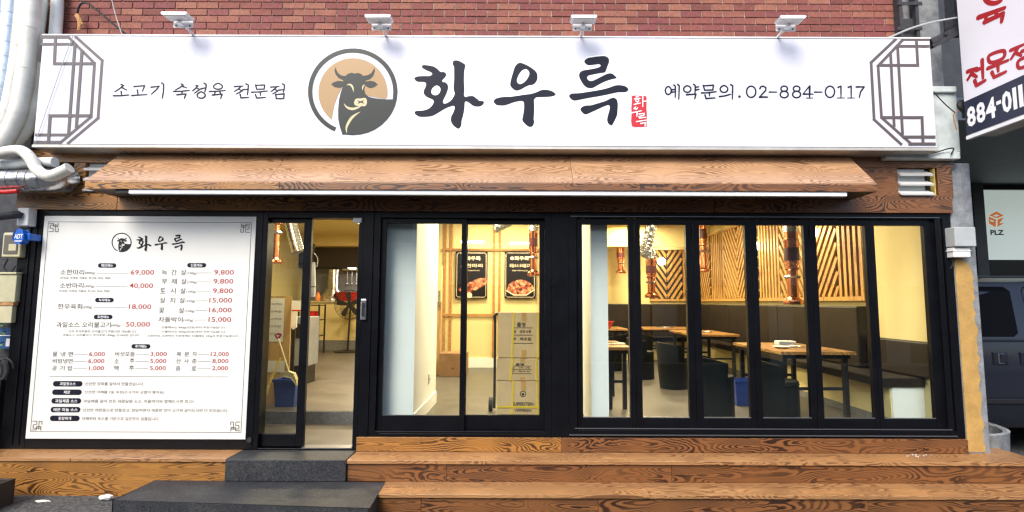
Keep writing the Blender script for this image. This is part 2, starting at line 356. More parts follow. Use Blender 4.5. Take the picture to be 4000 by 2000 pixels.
def obj(name, mb, mat, parent=None, bevel=0.0, smooth=False, kind=None):
    me = bpy.data.meshes.new(name); me.from_pydata(mb.v, [], mb.f); me.update()
    o = bpy.data.objects.new(name, me); COL.objects.link(o)
    me.materials.append(MATS[mat] if isinstance(mat, str) else mat)
    if smooth:
        me.polygons.foreach_set('use_smooth', [True] * len(me.polygons)); me.set_sharp_from_angle(angle=R(38))
    if bevel:
        bm = o.modifiers.new('bevel', 'BEVEL'); bm.width = bevel; bm.segments = 2; bm.limit_method = 'ANGLE'; bm.angle_limit = R(40)
    if parent is not None: adopt(o, parent)
    if kind: o['kind'] = kind
    return o
def adopt(o, parent):
    o.parent = parent
    if parent.type == 'EMPTY': o.matrix_parent_inverse = Matrix.Translation(-parent.location)
def tag(o, label, cat, group=None, kind=None):
    o['label'] = label; o['category'] = cat
    if group: o['group'] = group
    if kind: o['kind'] = kind
    return o
def thing(name, label, cat, loc=(0, 0, 0), group=None):
    o = bpy.data.objects.new(name, None); COL.objects.link(o); o.location = loc; o.empty_display_size = 0.1
    return tag(o, label, cat, group)
def struct(name, mb, mat, **k): return obj(name, mb, mat, kind='structure', **k)
def box(name, mat, parent, *b, bevel=0.0): return obj(name, MB().box(*b), mat, parent, bevel)

_fc = {}
def text_mesh(body, bold=0.0):
    if (body, bold) not in _fc:
        cu = bpy.data.curves.new('t', 'FONT'); cu.body = body; cu.size = 1; cu.resolution_u = 2; cu.offset = bold
        to = bpy.data.objects.new('t', cu); me = bpy.data.meshes.new_from_object(to)
        bpy.data.objects.remove(to); bpy.data.curves.remove(cu)
        _fc[(body, bold)] = ([(v.co.x, v.co.y) for v in me.vertices], [tuple(p.vertices) for p in me.polygons]); bpy.data.meshes.remove(me)
    return _fc[(body, bold)]
def text_on(mb, pl, body, a0, a1, b0, b1, off, bold=0.0, keep=False):
    """letters fitted into a box of plane units"""
    vs, fs = text_mesh(body, bold)
    if not vs: return mb
    x0, x1 = min(v[0] for v in vs), max(v[0] for v in vs); y0, y1 = min(v[1] for v in vs), max(v[1] for v in vs)
    kx, ky = (a1 - a0) / max(1e-6, x1 - x0), (b1 - b0) / max(1e-6, y1 - y0)
    if keep: kx = ky = min(kx, ky); m = (a0 + a1) / 2; h = kx * (x1 - x0) / 2; a0 = m - h
    return mb.add([pl.w(a0 + (x - x0) * kx, b0 + (y - y0) * ky, off) for x, y in vs], fs)
def text_px(mb, pl, body, x0, x1, yc, h, off, bold=0.0):
    a0, b0 = pl.px(x0, yc + h / 2); a1, _ = pl.px(x1, yc + h / 2); _, b1 = pl.px(x0, yc - h / 2)
    return text_on(mb, pl, body, a0, a1, b0, b1, off, bold)

# hand-traced brush strokes: every stroke is a list of points in a crop of the photograph
def strokes(mb, pl, lst, tr, wpx, off, k=1.0, step=0.00018):
    for i, st in enumerate(lst):
        wk = 1.0
        if st and not isinstance(st[0], tuple): wk, st = st[0], st[1]
        pts = [pl.px(*tr(*p)) for p in st]
        a = pl.px(*tr(*st[0])); b = pl.px(*tr(st[0][0] + 10, st[0][1])); m = math.hypot(b[0] - a[0], b[1] - a[1]) / 10
        cl = len(st) > 3 and st[0] == st[-1]
        d = off + i * step; wd = wpx * m * wk * k
        if cl:
            mb.ribbon(pl, crom2(pts[:-1], 5), wd, d, closed=True)
        else:
            # keep corners: straight ribbons per leg with round joints
            for j in range(len(pts) - 1):
                mb.ribbon(pl, [pts[j], ((pts[j][0] + pts[j + 1][0]) / 2, (pts[j][1] + pts[j + 1][1]) / 2), pts[j + 1]], wd, d + j * step * 0.3,
                          taper=lambda t, f=(j == 0), l=(j == len(pts) - 2): (1.15 if f and t == 0 else 0.8 if l and t == 1 else 1.0))
                mb.disc(pl, pts[j], wd * (0.56 if j == 0 else 0.5), d + j * step * 0.3 + step * 0.15, 10)
            mb.disc(pl, pts[-1], wd * 0.42, d + len(pts) * step * 0.3, 10)
    return mb
def letters(name, pl, lst, tr, wpx, off, mat, parent, cuts):
    # one object per letter: cuts are the x positions (in the crop) between letters
    def fx(st):
        q = st[1] if not isinstance(st[0], tuple) else st
        return sum(p[0] for p in q) / len(q)
    for lo, hi in zip([-1e9] + cuts, cuts + [1e9]):
        g_ = [st for st in lst if lo <= fx(st) < hi]
        if g_: obj(name, strokes(MB(), pl, g_, tr, wpx, off), mat, parent)
def oval(cx, cy, rx, ry, n=12, top=1.0):
    p = [(cx + rx * math.sin(2 * math.pi * i / n), cy - ry * math.cos(2 * math.pi * i / n) * (top if i == 0 else 1)) for i in range(n)]
    return p + [p[0]]

# ================================================================== THE SETTING
FL = 0.56                                        # interior floor level
CEIL = 3.32
g = MB(); nx, ny = 40, 40
for j in range(ny + 1):
    for i in range(nx + 1):
        x, y = -60 + 120 * i / nx, -60 + 120 * j / ny
        g.v.append((x, y, 0.075 - 0.008 * max(-8, min(8, x))))
g.f = [(j * (nx + 1) + i, j * (nx + 1) + i + 1, (j + 1) * (nx + 1) + i + 1, (j + 1) * (nx + 1) + i) for j in range(ny) for i in range(nx)]
struct('ground', g, 'asphalt')

# interior shell (the room behind the glass)
WX0, WX1 = -5.55, 3.84
struct('interior_floor', MB().box(WX0, WX1, 0.93, 8.6, FL - 0.2, FL), 'int_floor')
struct('interior_floor_strip', MB().box(-1.47, WX1, 0.16, 0.93, FL - 0.2, FL), 'int_floor')
struct('entrance_floor', MB().box(-4.4, -1.47, 0.02, 0.912, 0.2, 0.425), 'int_floor')
struct('entrance_step_face', MB().box(-4.4, -1.474, 0.912, 0.93, 0.30, FL - 0.004), 'grey_stone')
struct('interior_ceiling', MB().box(WX0, WX1, 0.47, 8.6, CEIL, CEIL + 0.1).box(-4.6, WX1, 0.16, 0.4695, CEIL, CEIL + 0.1), 'ceiling_cream')
struct('interior_wall_right', MB().box(WX1, WX1 + 0.1, 0.16, 6.5, FL, CEIL), 'cream_wall')
struct('interior_wall_left', MB().box(WX0 - 0.1, WX0, 0.47, 8.6, FL - 0.2, CEIL), 'cream_wall')
struct('interior_wall_far', MB().box(WX0, -1.66, 8.6, 8.7, FL, CEIL), 'kitchen_grey')
struct('interior_wall_middle', MB().box(-1.66, 0.72, 4.62, 4.74, FL, CEIL), 'cream_wall')
struct('interior_wall_side', MB().box(-1.66, -1.54, 4.74, 8.6, FL, CEIL), 'cream_wall')
struct('interior_wall_back', MB().box(0.72, WX1, 6.5, 6.6, FL, CEIL), 'cream_wall')
struct('interior_wall_return', MB().box(0.62, 0.72, 4.74, 6.5, FL, CEIL), 'cream_wall')
struct('interior_skirting', MB().box(-1.66, 0.72, 4.60, 4.618, FL + 0.002, FL + 0.17), 'white_wall')
struct('interior_bulkhead', MB().box(0.72, WX1, 5.8, 6.5, 2.86, CEIL - 0.002), 'ceiling_cream')
struct('kitchen_bulkhead', MB().box(WX0, -1.66, 7.75, 8.1, 3.06, CEIL - 0.002), 'cream_wall')
struct('kitchen_bulkhead_dark', MB().box(WX0, -1.66, 8.1, 8.597, 2.56, 3.058), 'kitchen_dark')
struct('facade_header', MB().box(-4.6, 3.95, 0.10, 0.155, 2.5, CEIL), 'backing_dark')
# a plastered pier with skirting behind the sliding window, and a thin wall end behind the first folding leaf
struct('interior_pier', MB().box(-1.46, -1.0, 0.17, 1.42, FL, CEIL), 'white_wall')
struct('interior_pier_skirting', MB().box(-0.998, -0.985, 0.18, 1.41, FL + 0.001, FL + 0.13), 'white_wall')
struct('interior_wall_end', MB().box(0.645, 0.805, 0.17, 1.1, FL, CEIL), 'white_wall')

# ================================================================== THE SHOP BUILDING
bld = thing('shop_building', 'red brick building carrying the shopfront, with wood fascia boards and grey concrete corner', 'building', (0, 0.2, 0.07))
BY = 0.05                                         # brick face
upper = obj('upper_wall', MB().box(-4.9, 3.658, BY + 0.012, BY + 0.3, 3.33, 5.6), 'mortar', bld)
BC, BL = 0.0686, 0.2068
bm = MB().box(-BL / 2 + .005, BL / 2 - .005, 0, 0.05, -BC / 2 + .0048, BC / 2 - .0048)
bme = bpy.data.meshes.new('brick'); bme.from_pydata(bm.v, [], bm.f); bme.materials.append(MATS['brick'])
brs = []
for r_ in range(33):
    z = 3.39 + r_ * BC
    x = -4.9 - (BL / 2 if r_ % 2 else 0.0)
    while x < 3.655:
        a, b = max(x + .005, -4.9), min(x + BL - .005, 3.655)
        if b - a > .03: brs.append(((a + b) / 2, z, b - a))
        x += BL
vis = sorted([q for q in brs if 4.075 < q[1] < 4.5], key=lambda q: q[1])[:300]; vs_ = set(vis)
for (x, z, l) in vis:
    o = bpy.data.objects.new('brick', bme); COL.objects.link(o)
    o.location = (x, BY + random.uniform(-.003, .003), z); o.scale = (l / (BL - .01), 1, 1)
    o.rotation_euler = (0, random.uniform(-.006, .006), random.uniform(-.008, .008)); o.parent = upper
rest = MB()
for q in brs:
    if q not in vs_: rest.box(q[0] - q[2] / 2, q[0] + q[2] / 2, BY, BY + .05, q[1] - BC / 2 + .0048, q[1] + BC / 2 - .0048)
obj('brickwork', rest, 'brick', upper, kind='stuff')
# concrete corner pier on the right, with yellow and pale paint
col_ = MB()
col_.box(3.935, 4.145, 0.0, 0.5, 0.30, 3.02).box(3.66, 4.05, 0.10, 0.5, 3.02, 5.6)
obj('corner_pier', col_, 'concrete', bld, bevel=0.012)
yl = [(3.94, 0.42), (4.09, 0.42)]
zz = 0.42
while zz < 2.02:
    zz += 0.045; yl.append((4.09 + random.uniform(-.016, .016), zz))
yl += [(4.05, 2.1), (3.99, 2.13), (3.94, 2.12)]
obj('yellow_paint_patch', MB().prism(yl, -0.004, 0.01, lambda a, b, h: (a, h, b)), 'yellow_paint', bld)
pw = MB().box(3.72, 4.02, -0.06, 0.098, 3.10, 3.66).box(3.74, 4.0, -0.09, 0.098, 3.66, 3.72)
obj('painted_block', pw, 'pale_paint', bld, bevel=0.01)
obj('concrete_ledge', MB().box(3.3, 3.98, -0.10, 0.05, 3.03, 3.095), 'pale_paint', bld, bevel=0.008)

# wood fascia: boards round two louvred openings and the duct opening
FY = -0.03
fz0, fz1 = 2.545, 3.10
fas = obj('fascia', MB().box(-4.6, 3.93, 0.03, 0.095, fz0 + 0.004, fz1 + 0.2), 'backing_dark', bld)
def X_(px, py): return XS(px, py, FY)
def Z_(px, py): return ZS(px, py, FY)
lz = Z_(1500, 757)                                # top of lower beam
cuts = [X_(62, 800), X_(458, 790), X_(1180, 790), X_(1990, 790), X_(2790, 790), X_(3380, 790), X_(3722, 800)]
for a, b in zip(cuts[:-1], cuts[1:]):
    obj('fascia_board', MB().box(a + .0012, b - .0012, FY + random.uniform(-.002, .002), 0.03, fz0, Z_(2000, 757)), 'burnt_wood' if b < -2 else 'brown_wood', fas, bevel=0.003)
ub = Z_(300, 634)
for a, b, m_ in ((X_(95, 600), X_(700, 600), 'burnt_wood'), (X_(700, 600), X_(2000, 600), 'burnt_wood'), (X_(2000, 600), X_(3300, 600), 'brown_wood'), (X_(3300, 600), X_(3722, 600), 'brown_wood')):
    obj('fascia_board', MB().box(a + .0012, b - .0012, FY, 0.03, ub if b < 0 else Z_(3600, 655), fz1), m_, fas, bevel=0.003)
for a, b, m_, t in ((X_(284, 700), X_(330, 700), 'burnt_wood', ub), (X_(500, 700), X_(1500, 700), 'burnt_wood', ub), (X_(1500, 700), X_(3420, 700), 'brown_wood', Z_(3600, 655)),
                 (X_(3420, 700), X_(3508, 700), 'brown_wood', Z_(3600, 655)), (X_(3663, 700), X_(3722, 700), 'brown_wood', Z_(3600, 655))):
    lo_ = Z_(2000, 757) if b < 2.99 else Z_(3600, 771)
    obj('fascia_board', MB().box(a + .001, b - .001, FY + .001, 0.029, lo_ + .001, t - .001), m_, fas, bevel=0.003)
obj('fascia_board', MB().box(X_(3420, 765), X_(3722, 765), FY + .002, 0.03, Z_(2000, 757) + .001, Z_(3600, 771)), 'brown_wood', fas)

# louvred vents: box, duct stub and slats
def vent(label, xa, xb, za, zb):
    t = thing('louvre_vent', label, 'vent', ((xa + xb) / 2, -0.01, za), 'vents in the fascia')
    obj('vent_duct', MB().box(xa, xb - (xb - xa) * .22, 0.005, 0.026, za + .002, zb - .002), 'grey_plastic', t)
    n_ = 3
    for i in range(n_):
        z = zb - (i + 0.55) * (zb - za) / n_
        obj('slat', MB().prism([(-.075, -.012), (-.068, -.028), (.02, .018), (.02, .03)], xa + .002, xb - (xb - xa) * .12, lambda a, b, h, z=z: (h, a * .8, z + b)), 'white_plastic', t)
    obj('vent_trim', MB().box(xb - .008, xb - .001, -0.025, 0.026, za + .002, zb - .002), 'straw', t)
vent('white louvred vent in the fascia beside the right end of the awning', X_(3510, 700), X_(3655, 700), Z_(3600, 770), Z_(3600, 657))
vent('white louvred vent half covered by the left end of the awning', X_(333, 700), X_(485, 700), Z_(400, 755), ub)

# plastic film hanging torn under the sign
fm = MB()
for (x0, y0) in ((470, 600), (520, 592), (715, 594), (1060, 596)):
    fm.tube([P(x0, y0, -.1), P(x0 + 18, y0 - 9, -.12), P(x0 + 34, y0 + 2, -.11), P(x0 + 55, y0 - 4, -.1)], .0045, 5)
tag(obj('torn_film', fm, 'plastic_wrap'), 'scraps of torn clear film caught between sign and awning', 'film')

# ------------------------------------------------------------------ sloped wood awning with light bar
aw = thing('awning', 'sloped brown wood awning with long light bar below the big white sign', 'awning', (-0.3, -0.2, 2.68))
ax0, ax1 = -3.70, 3.00
zt, zf, yf = 3.075, 2.735, -0.39
aj = [ax0, XS(1090, 650, -.2), XS(2230, 650, -.2), ax1]
for a, b in zip(aj[:-1], aj[1:]):
    top = MB().prism([(-.032, zt), (yf, zf), (yf, zf - .012), (-.032, zt - .03)], a + .0015, b - .0015, lambda p, q, h: (h, p, q))
    obj('roof_board', top, 'awning_wood', aw, bevel=0.002)
ej = [ax0, XS(1095, 710, yf), XS(2500, 715, yf), ax1]
for a, b in zip(ej[:-1], ej[1:]):
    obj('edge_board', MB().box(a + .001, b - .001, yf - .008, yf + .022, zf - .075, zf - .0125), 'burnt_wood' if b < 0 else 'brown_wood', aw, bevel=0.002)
for a, b in ((ax0, ax0 + .02), (ax1 - .02, ax1)):
    obj('end_board', MB().prism([(-.034, zt - .032), (yf + .022, zf - .014), (yf + .022, zf - .074), (-.034, zf - .074)], a + .0012, b - .0012, lambda p, q, h: (h, p, q)), 'brown_wood', aw)
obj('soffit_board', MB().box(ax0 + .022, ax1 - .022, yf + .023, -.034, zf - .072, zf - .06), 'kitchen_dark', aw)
lb0, lb1 = XS(525, 745, -.32), XS(3290, 752, -.32)
obj('light_bar', MB().box(lb0, lb1, -.385, -.345, ZS(1900, 762, -.38), zf - .0755), 'white_metal', aw, bevel=0.004)
obj('light_bar_bracket', MB().box(lb0 - .12, lb0 - .01, -.375, -.35, zf - .10, zf - .0755), 'iron', aw)

# ================================================================== THE BIG SIGN
SY = -0.22
SPL = facade(SY)
sx0, sx1, sz0, sz1 = -4.34, 3.676, 3.094, 4.103
sign = thing('shop_sign', 'long white shop sign with bull emblem and large dark brush lettering', 'sign', ((sx0 + sx1) / 2, -0.1, sz0))
obj('sign_box', MB().box(sx0, sx1, SY + .004, 0.0, sz0, sz1), 'sign_edge', sign, bevel=0.004)
obj('sign_panel', MB().box(sx0 + .006, sx1 - .006, SY, SY + .0035, sz0 + .006, sz1 - .006), 'sign_white', sign)
obj('bottom_trim', MB().box(sx0 - .006, sx1 + .006, SY - .004, 0.02, sz0 - .026, sz0 - .001), 'sign_edge', sign, bevel=0.003)
obj('top_trim', MB().box(sx0 - .004, sx1 + .004, SY - .003, 0.01, sz1 + .001, sz1 + .012), 'white_metal', sign)
for q in (-1.78, .95): obj('panel_seam', MB().box(q, q + .0025, SY - .0006, SY - .0001, sz0 + .01, sz1 - .01), 'sign_edge', sign)
sf = obj('support_frame', MB().box(sx0 + .1, sx1 - .1, 0.001, .045, sz0 + .05, sz0 + .12).box(sx0 + .1, sx1 - .1, 0.001, .045, sz1 - .15, sz1 - .08), 'iron', sign)

# title syllables traced from the photograph
HWA = [(195,235),(230,218),(350,235),(420,265),(485,325),(540,328),(578,365),(560,410),(515,460),(525,485),(560,490),(600,530),(605,590),(575,680),(535,760),(525,800),(545,825),(600,810),(660,765),(700,700),(708,660),(692,580),(700,450),(700,320),(698,250),(678,200),(690,155),(740,145),(800,165),(870,210),(875,240),(860,320),(855,480),(862,600),(855,690),(880,722),(930,708),(1000,708),(1060,750),(1100,780),(1150,785),(1170,810),(1130,860),(1060,872),(1000,860),(940,815),(890,790),(868,810),(862,900),(845,1000),(820,1090),(812,1170),(780,1215),(750,1215),(690,1170),(650,1100),(655,1030),(690,960),(710,890),(690,860),(640,872),(560,905),(460,965),(370,1015),(280,1032),(160,1032),(100,1000),(78,970),(105,940),(200,935),(290,910),(350,860),(380,800),(360,760),(270,720),(225,670),(225,620),(255,550),(255,500),(210,485),(120,480),(75,435),(110,402),(200,392),(310,392),(355,365),(340,335),(270,305),(200,265)]
HWAH = [(425,540),(470,560),(488,610),(460,670),(410,695),(360,680),(340,640),(355,590),(390,555)]
UO = [(600,72),(660,85),(740,120),(840,185),(900,245),(918,310),(910,380),(870,440),(820,470),(770,475),(700,505),(620,550),(545,572),(490,550),(440,500),(428,450),(445,360),(480,240),(510,150),(550,95)]
UOH = [(715,185),(760,220),(770,280),(740,350),(680,420),(610,455),(560,430),(548,380),(575,300),(630,220),(680,190)]
UL = [(130,765),(170,715),(300,685),(450,680),(650,650),(800,630),(900,600),(980,565),(1060,555),(1140,568),(1210,600),(1245,640),(1200,670),(1100,685),(930,690),(880,705),(855,750),(860,850),(855,1000),(850,1080),(858,1140),(830,1210),(775,1222),(720,1195),(660,1130),(645,1090),(660,1010),(675,900),(675,800),(655,765),(600,760),(500,780),(400,815),(320,838),(200,835),(150,800)]
R1 = [(372,160),(410,115),(480,98),(600,82),(690,78),(745,105),(762,160),(735,240),(705,320),(680,338),(600,350),(500,370),(440,385),(415,410),(430,450),(470,470),(530,455),(620,410),(700,370),(760,350),(810,355),(860,395),(878,420),(840,435),(760,455),(650,500),(550,555),(490,582),(420,575),(360,530),(310,450),(288,390),(300,340),(350,305),(450,288),(550,270),(610,250),(630,225),(600,205),(540,212),(440,222),(390,195)]
R2 = [(132,708),(170,668),(280,662),(400,645),(550,622),(700,592),(800,560),(870,537),(960,537),(1030,560),(1065,605),(1020,645),(900,648),(750,680),(600,710),(450,735),(300,765),(220,778),(170,760)]
R3 = [(310,915),(340,875),(400,855),(480,850),(600,815),(700,785),(780,745),(830,732),(880,760),(898,830),(895,920),(885,1010),(840,1110),(800,1168),(750,1140),(730,1080),(745,1000),(765,930),(770,870),(745,850),(680,870),(560,925),(450,975),(390,995),(340,965)]
SYL = [((4.025, 1600, 200), [[HWA, HWAH]]), ((4.6, 1900, 230), [[UO, UOH], [UL]]), ((4.024, 2190, 200), [[R1], [R2], [R3]])]
for (k, ox, oy), shapes in SYL:
    d, h = MB(), MB()
    for loops in shapes:
        lp = [crom2([SPL.px(ox + a / k, oy + b / k) for a, b in l], 3) for l in loops]
        d.face(SPL, lp, .0026)
        for l in lp: h.ribbon(SPL, l, .022, .0014, closed=True)
    o = obj('title_letter', d, 'ink_navy', sign); obj('letter_outline', h, 'halo_white', o)

# bull emblem (also used on the menu board): coordinates of the traced crop, centre (672,640), radius 593
BULL = [(445,312),(430,360),(445,410),(480,455),(545,490),(545,505),(480,495),(420,515),(385,540),(430,580),(500,590),(545,575),(530,600),(510,660),(490,750),(478,880),(480,1000),(500,1100),(535,1210)]
BULL += [(672 + 593 * math.cos(R(a)), 640 + 575 * math.sin(R(a))) for a in (100, 90, 80, 70, 60, 50, 40, 30, 20, 10, 0)]
BULL += [(1208,640),(1200,740),(1100,740),(960,725),(880,705),(840,670),(825,610),(835,560),(850,570),(900,595),(960,580),(1005,545),(960,505),(900,495),(850,505),(840,495),(900,475),(945,430),(965,370),(962,320),(945,350),(915,395),(870,420),(810,430),(785,405),(740,390),(700,400),(650,388),(605,405),(575,432),(520,425),(480,395),(455,350)]
def arc(r1, r2, a0, a1, n=48):
    o_ = [(672 + r1[0] * math.cos(R(a0 + (a1 - a0) * i / n)), 640 + r1[1] * math.sin(R(a0 + (a1 - a0) * i / n))) for i in range(n + 1)]
    i_ = [(672 + r2[0] * math.cos(R(a1 + (a0 - a1) * i / n)), 640 + r2[1] * math.sin(R(a1 + (a0 - a1) * i / n))) for i in range(n + 1)]
    return o_ + i_
def emblem(pl, tr, parent, dark, tan, cream, off=.0018):
    def F(pts): return [pl.px(*tr(*p)) for p in pts]
    e = obj('emblem', MB().face(pl, [F(arc((593, 575), (535, 518), 114, 362))], off), dark, parent)
    if tan:
        td = [(675 + 458 * math.cos(R(a)), 650 + 455 * math.sin(R(a))) for a in range(128, 372, 6)] + [(1100, 735), (840, 690), (560, 560), (522, 600), (470, 700), (425, 830), (405, 940)]
        obj('disc', MB().face(pl, [F(td)], off), tan, e)
    obj('bull', MB().face(pl, [F(BULL)], off + .0008), dark, e)
    tp = lambda t: math.sin(math.pi * min(.97, max(.03, t)))
    a_ = pl.px(*tr(672, 640)); b_ = pl.px(*tr(772, 640)); m = abs(b_[0] - a_[0]) / 100
    for i, (nm, pts, wd) in enumerate((('eye_line', [(590, 553), (635, 545), (670, 580), (684, 645)], 26), ('eye_line', [(835, 545), (808, 570), (803, 620)], 18), ('mouth_line', [(555, 795), (595, 845), (665, 868), (740, 850), (790, 825)], 34), ('chest_line', [(595, 1190), (590, 1110), (640, 1010), (700, 950), (775, 905)], 36))):
        obj(nm, MB().ribbon(pl, crom2(F(pts), 6, False), wd * m, off + .0016 + i * .0001, taper=tp), cream, e)
    obj('muzzle', MB().face(pl, [F(crom2([(690, 785), (715, 735), (775, 730), (840, 725), (862, 770), (845, 825), (790, 832), (715, 825)], 4))], off + .0022), cream, e)
    obj('nostrils', MB().face(pl, [F(crom2([(730, 750), (775, 768), (825, 748), (805, 775), (828, 802), (778, 786), (735, 805), (752, 778)], 3))], off + .0028), dark, e)
    return e
emblem(SPL, lambda a, b: (1180 + a / 3.39, 170 + b / 3.39), sign, 'emblem_dark', 'emblem_tan', 'emblem_cream')

# left lettering, right lettering (traced brush strokes)
TL = [[(190,142),(228,158)],[(220,160),(165,205),(105,246)],[(200,185),(270,222)],[(192,240),(197,290)],[(85,301),(190,300),(300,289)],
 [(370,172),(520,160),(490,236)],[(418,220),(428,290)],[(340,298),(550,284)],
 [(610,182),(722,168),(690,210),(615,278)],[(758,122),(785,140),(783,240),(766,335)],
 [(1032,136),(1062,150)],[(1055,152),(1010,190),(952,218)],[(1045,168),(1105,190)],[(925,241),(1040,238),(1145,225)],[(1043,238),(1040,278)],[(970,287),(1098,275),(1075,336)],
 [(1238,155),(1268,163)],[(1258,165),(1230,200),(1190,232)],[(1240,188),(1288,212),(1218,264)],[(1300,206),(1365,190)],[(1352,125),(1380,142),(1376,190),(1360,245)],oval(1310,294,56,42,10,1.15),
 oval(1545,172,62,38,10,1.2),[(1425,241),(1540,238),(1645,226)],[(1505,240),(1495,285)],[(1570,238),(1580,275)],[(1465,290),(1602,278),(1582,340)],
 [(1775,172),(1895,165)],[(1862,172),(1830,205),(1775,240)],[(1832,205),(1882,234),(1800,275)],[(1890,217),(1952,210)],[(1935,135),(1968,150),(1966,210),(1955,285)],[(1853,280),(1865,330),(1972,324)],
 [(2070,150),(2085,210),(2190,208),(2197,150),(2070,156)],[(2012,252),(2130,246),(2235,234)],[(2135,245),(2137,297)],[(2068,285),(2085,333),(2207,324)],
 [(2282,180),(2398,172)],[(2362,178),(2330,210),(2285,242)],[(2330,208),(2382,232),(2310,275)],[(2392,222),(2460,214)],[(2445,135),(2474,150),(2470,205),(2456,252)],[(2350,280),(2360,342),(2462,340),(2470,274),(2350,284)]]
letters('letter', SPL, TL, lambda a, b: (420 + a / 3.578, 290 + b / 3.578), 19, .0015, 'ink_dark', sign, [318, 580, 860, 1165, 1410, 1710, 1992, 2258])
def eight(cx): return [oval(cx, 145, 40, 32, 12), oval(cx, 214, 48, 40, 12)]
def one(x): return [[(x - 35, 128), (x, 114), (x, 250)], [.6, [(x - 42, 257), (x + 42, 257)]]]
TR = [oval(125,168,36,46,10,1.1),[(165,158),(205,152)],[(165,186),(208,182)],[(192,100),(211,116),(209,250)],[(238,92),(258,108),(252,270)],
 oval(355,150,44,38,10,1.1),[(433,92),(452,108),(449,205)],[(455,130),(495,120)],[(455,162),(497,152)],[(345,217),(460,210),(444,266)],
 [(550,105),(566,163),(664,160),(673,102),(550,110)],[(528,197),(620,192),(705,180)],[(622,190),(626,232)],[(570,220),(582,264),(690,256)],
 oval(800,150,46,40,10,1.1),[(745,240),(810,232),(880,212)],[(882,95),(906,110),(901,270)],
 [1.6, [(988,240),(992,240)]],oval(1130,182,56,68,14),[(1235,145),(1245,122),(1275,114),(1308,130),(1306,165),(1232,244)],[1.2,[(1232,246),(1328,246)]],[.9,[(1350,186),(1440,186)]]] + eight(1530) + eight(1680) + \
 [[.8,[(1835,115),(1760,208)]],[(1762,210),(1880,210)],[1.2,[(1838,115),(1838,252)]],[.6,[(1800,258),(1876,258)]],[.9,[(1898,186),(1990,186)]],oval(2085,182,56,68,14)] + one(2218) + one(2342) + [[1.1,[(2405,124),(2500,122)]],[(2498,124),(2455,185),(2440,252)]]
letters('letter', SPL, TR, lambda a, b: (2570 + a / 3.104, 300 + b / 3.104), 18.5, .0017, 'ink_navy', sign, [290, 515, 725, 940, 1040, 1210, 1340, 1455, 1605, 1750, 1890, 2000, 2160, 2285, 2395])
# red seal with small white syllables
zk = lambda a, b: (2190 + a / 4.024, 200 + b / 4.024)
sl = [(1118,705),(1160,698),(1230,702),(1345,706),(1352,780),(1348,900),(1355,1020),(1350,1130),(1352,1188),(1260,1192),(1170,1194),(1120,1180),(1108,1100),(1114,990),(1110,880),(1120,790)]
seal = obj('red_seal', MB().face(SPL, [[SPL.px(*zk(*p)) for p in sl]], .0018), 'seal_red', sign)
SS = [[(1185,722),(1225,716)],[(1160,752),(1250,742)],oval(1203,775,24,20,8),[(1205,795),(1205,825)],[(1155,838),(1255,815)],[(1288,700),(1290,875)],[(1295,790),(1348,785)],
      [(1180,880),(1150,905),(1190,915),(1210,890)],[(1110,972),(1270,938)],[(1200,965),(1196,1030)],[(1230,990),(1315,980),(1305,1010),(1228,1030),(1240,1055),(1335,1040)],[(1190,1110),(1345,1085)],[(1255,1140),(1330,1125),(1325,1185)]]
obj('seal_lettering', strokes(MB(), SPL, SS, zk, 17, .0026), 'halo_white', seal)
# lattice motifs at both ends
def motif(lines, tr):
    mb, hb = MB(), MB()
    for i, ln in enumerate(lines):
        pts = [SPL.px(*tr(*p)) for p in ln]
        for j in range(len(pts) - 1):
            a, b = Vector(pts[j]), Vector(pts[j + 1]); d = (b - a).normalized() * .011
            mb.ribbon(SPL, [tuple(a - d), tuple(b + d)], .026, .0016 + (i * 3 + j) * .00012)
    return mb
LML = [[(545,265),(735,435),(705,850),(490,1030)],[(490,265),(680,455),(655,840),(435,1025)],[(305,268),(490,268)],[(303,318),(530,318)],[(262,970),(500,970)],[(252,1022),(430,1022)],
       [(400,270),(392,458),(660,458)],[(540,322),(495,955)],[(590,372),(550,912)],[(350,1016),(362,832),(640,832)]]
LMR = [[(915,285),(740,450),(762,860),(955,1036)],[(970,285),(790,475),(815,845),(1030,1036)],[(975,284),(1150,284)],[(930,333),(1152,333)],[(1065,290),(1075,470),(800,470)],
       [(880,395),(905,905)],[(930,345),(965,960)],[(1112,1030),(1105,845),(830,845)],[(970,985),(1192,985)],[(1015,1035),(1194,1035)]]
obj('lattice_motif', motif(LML, lambda a, b: (a / 1.84, b / 1.84)), 'motif_brown', sign)
obj('lattice_motif', motif(LMR, lambda a, b: (3000 + a / 1.84, b / 1.84)), 'motif_brown', sign)

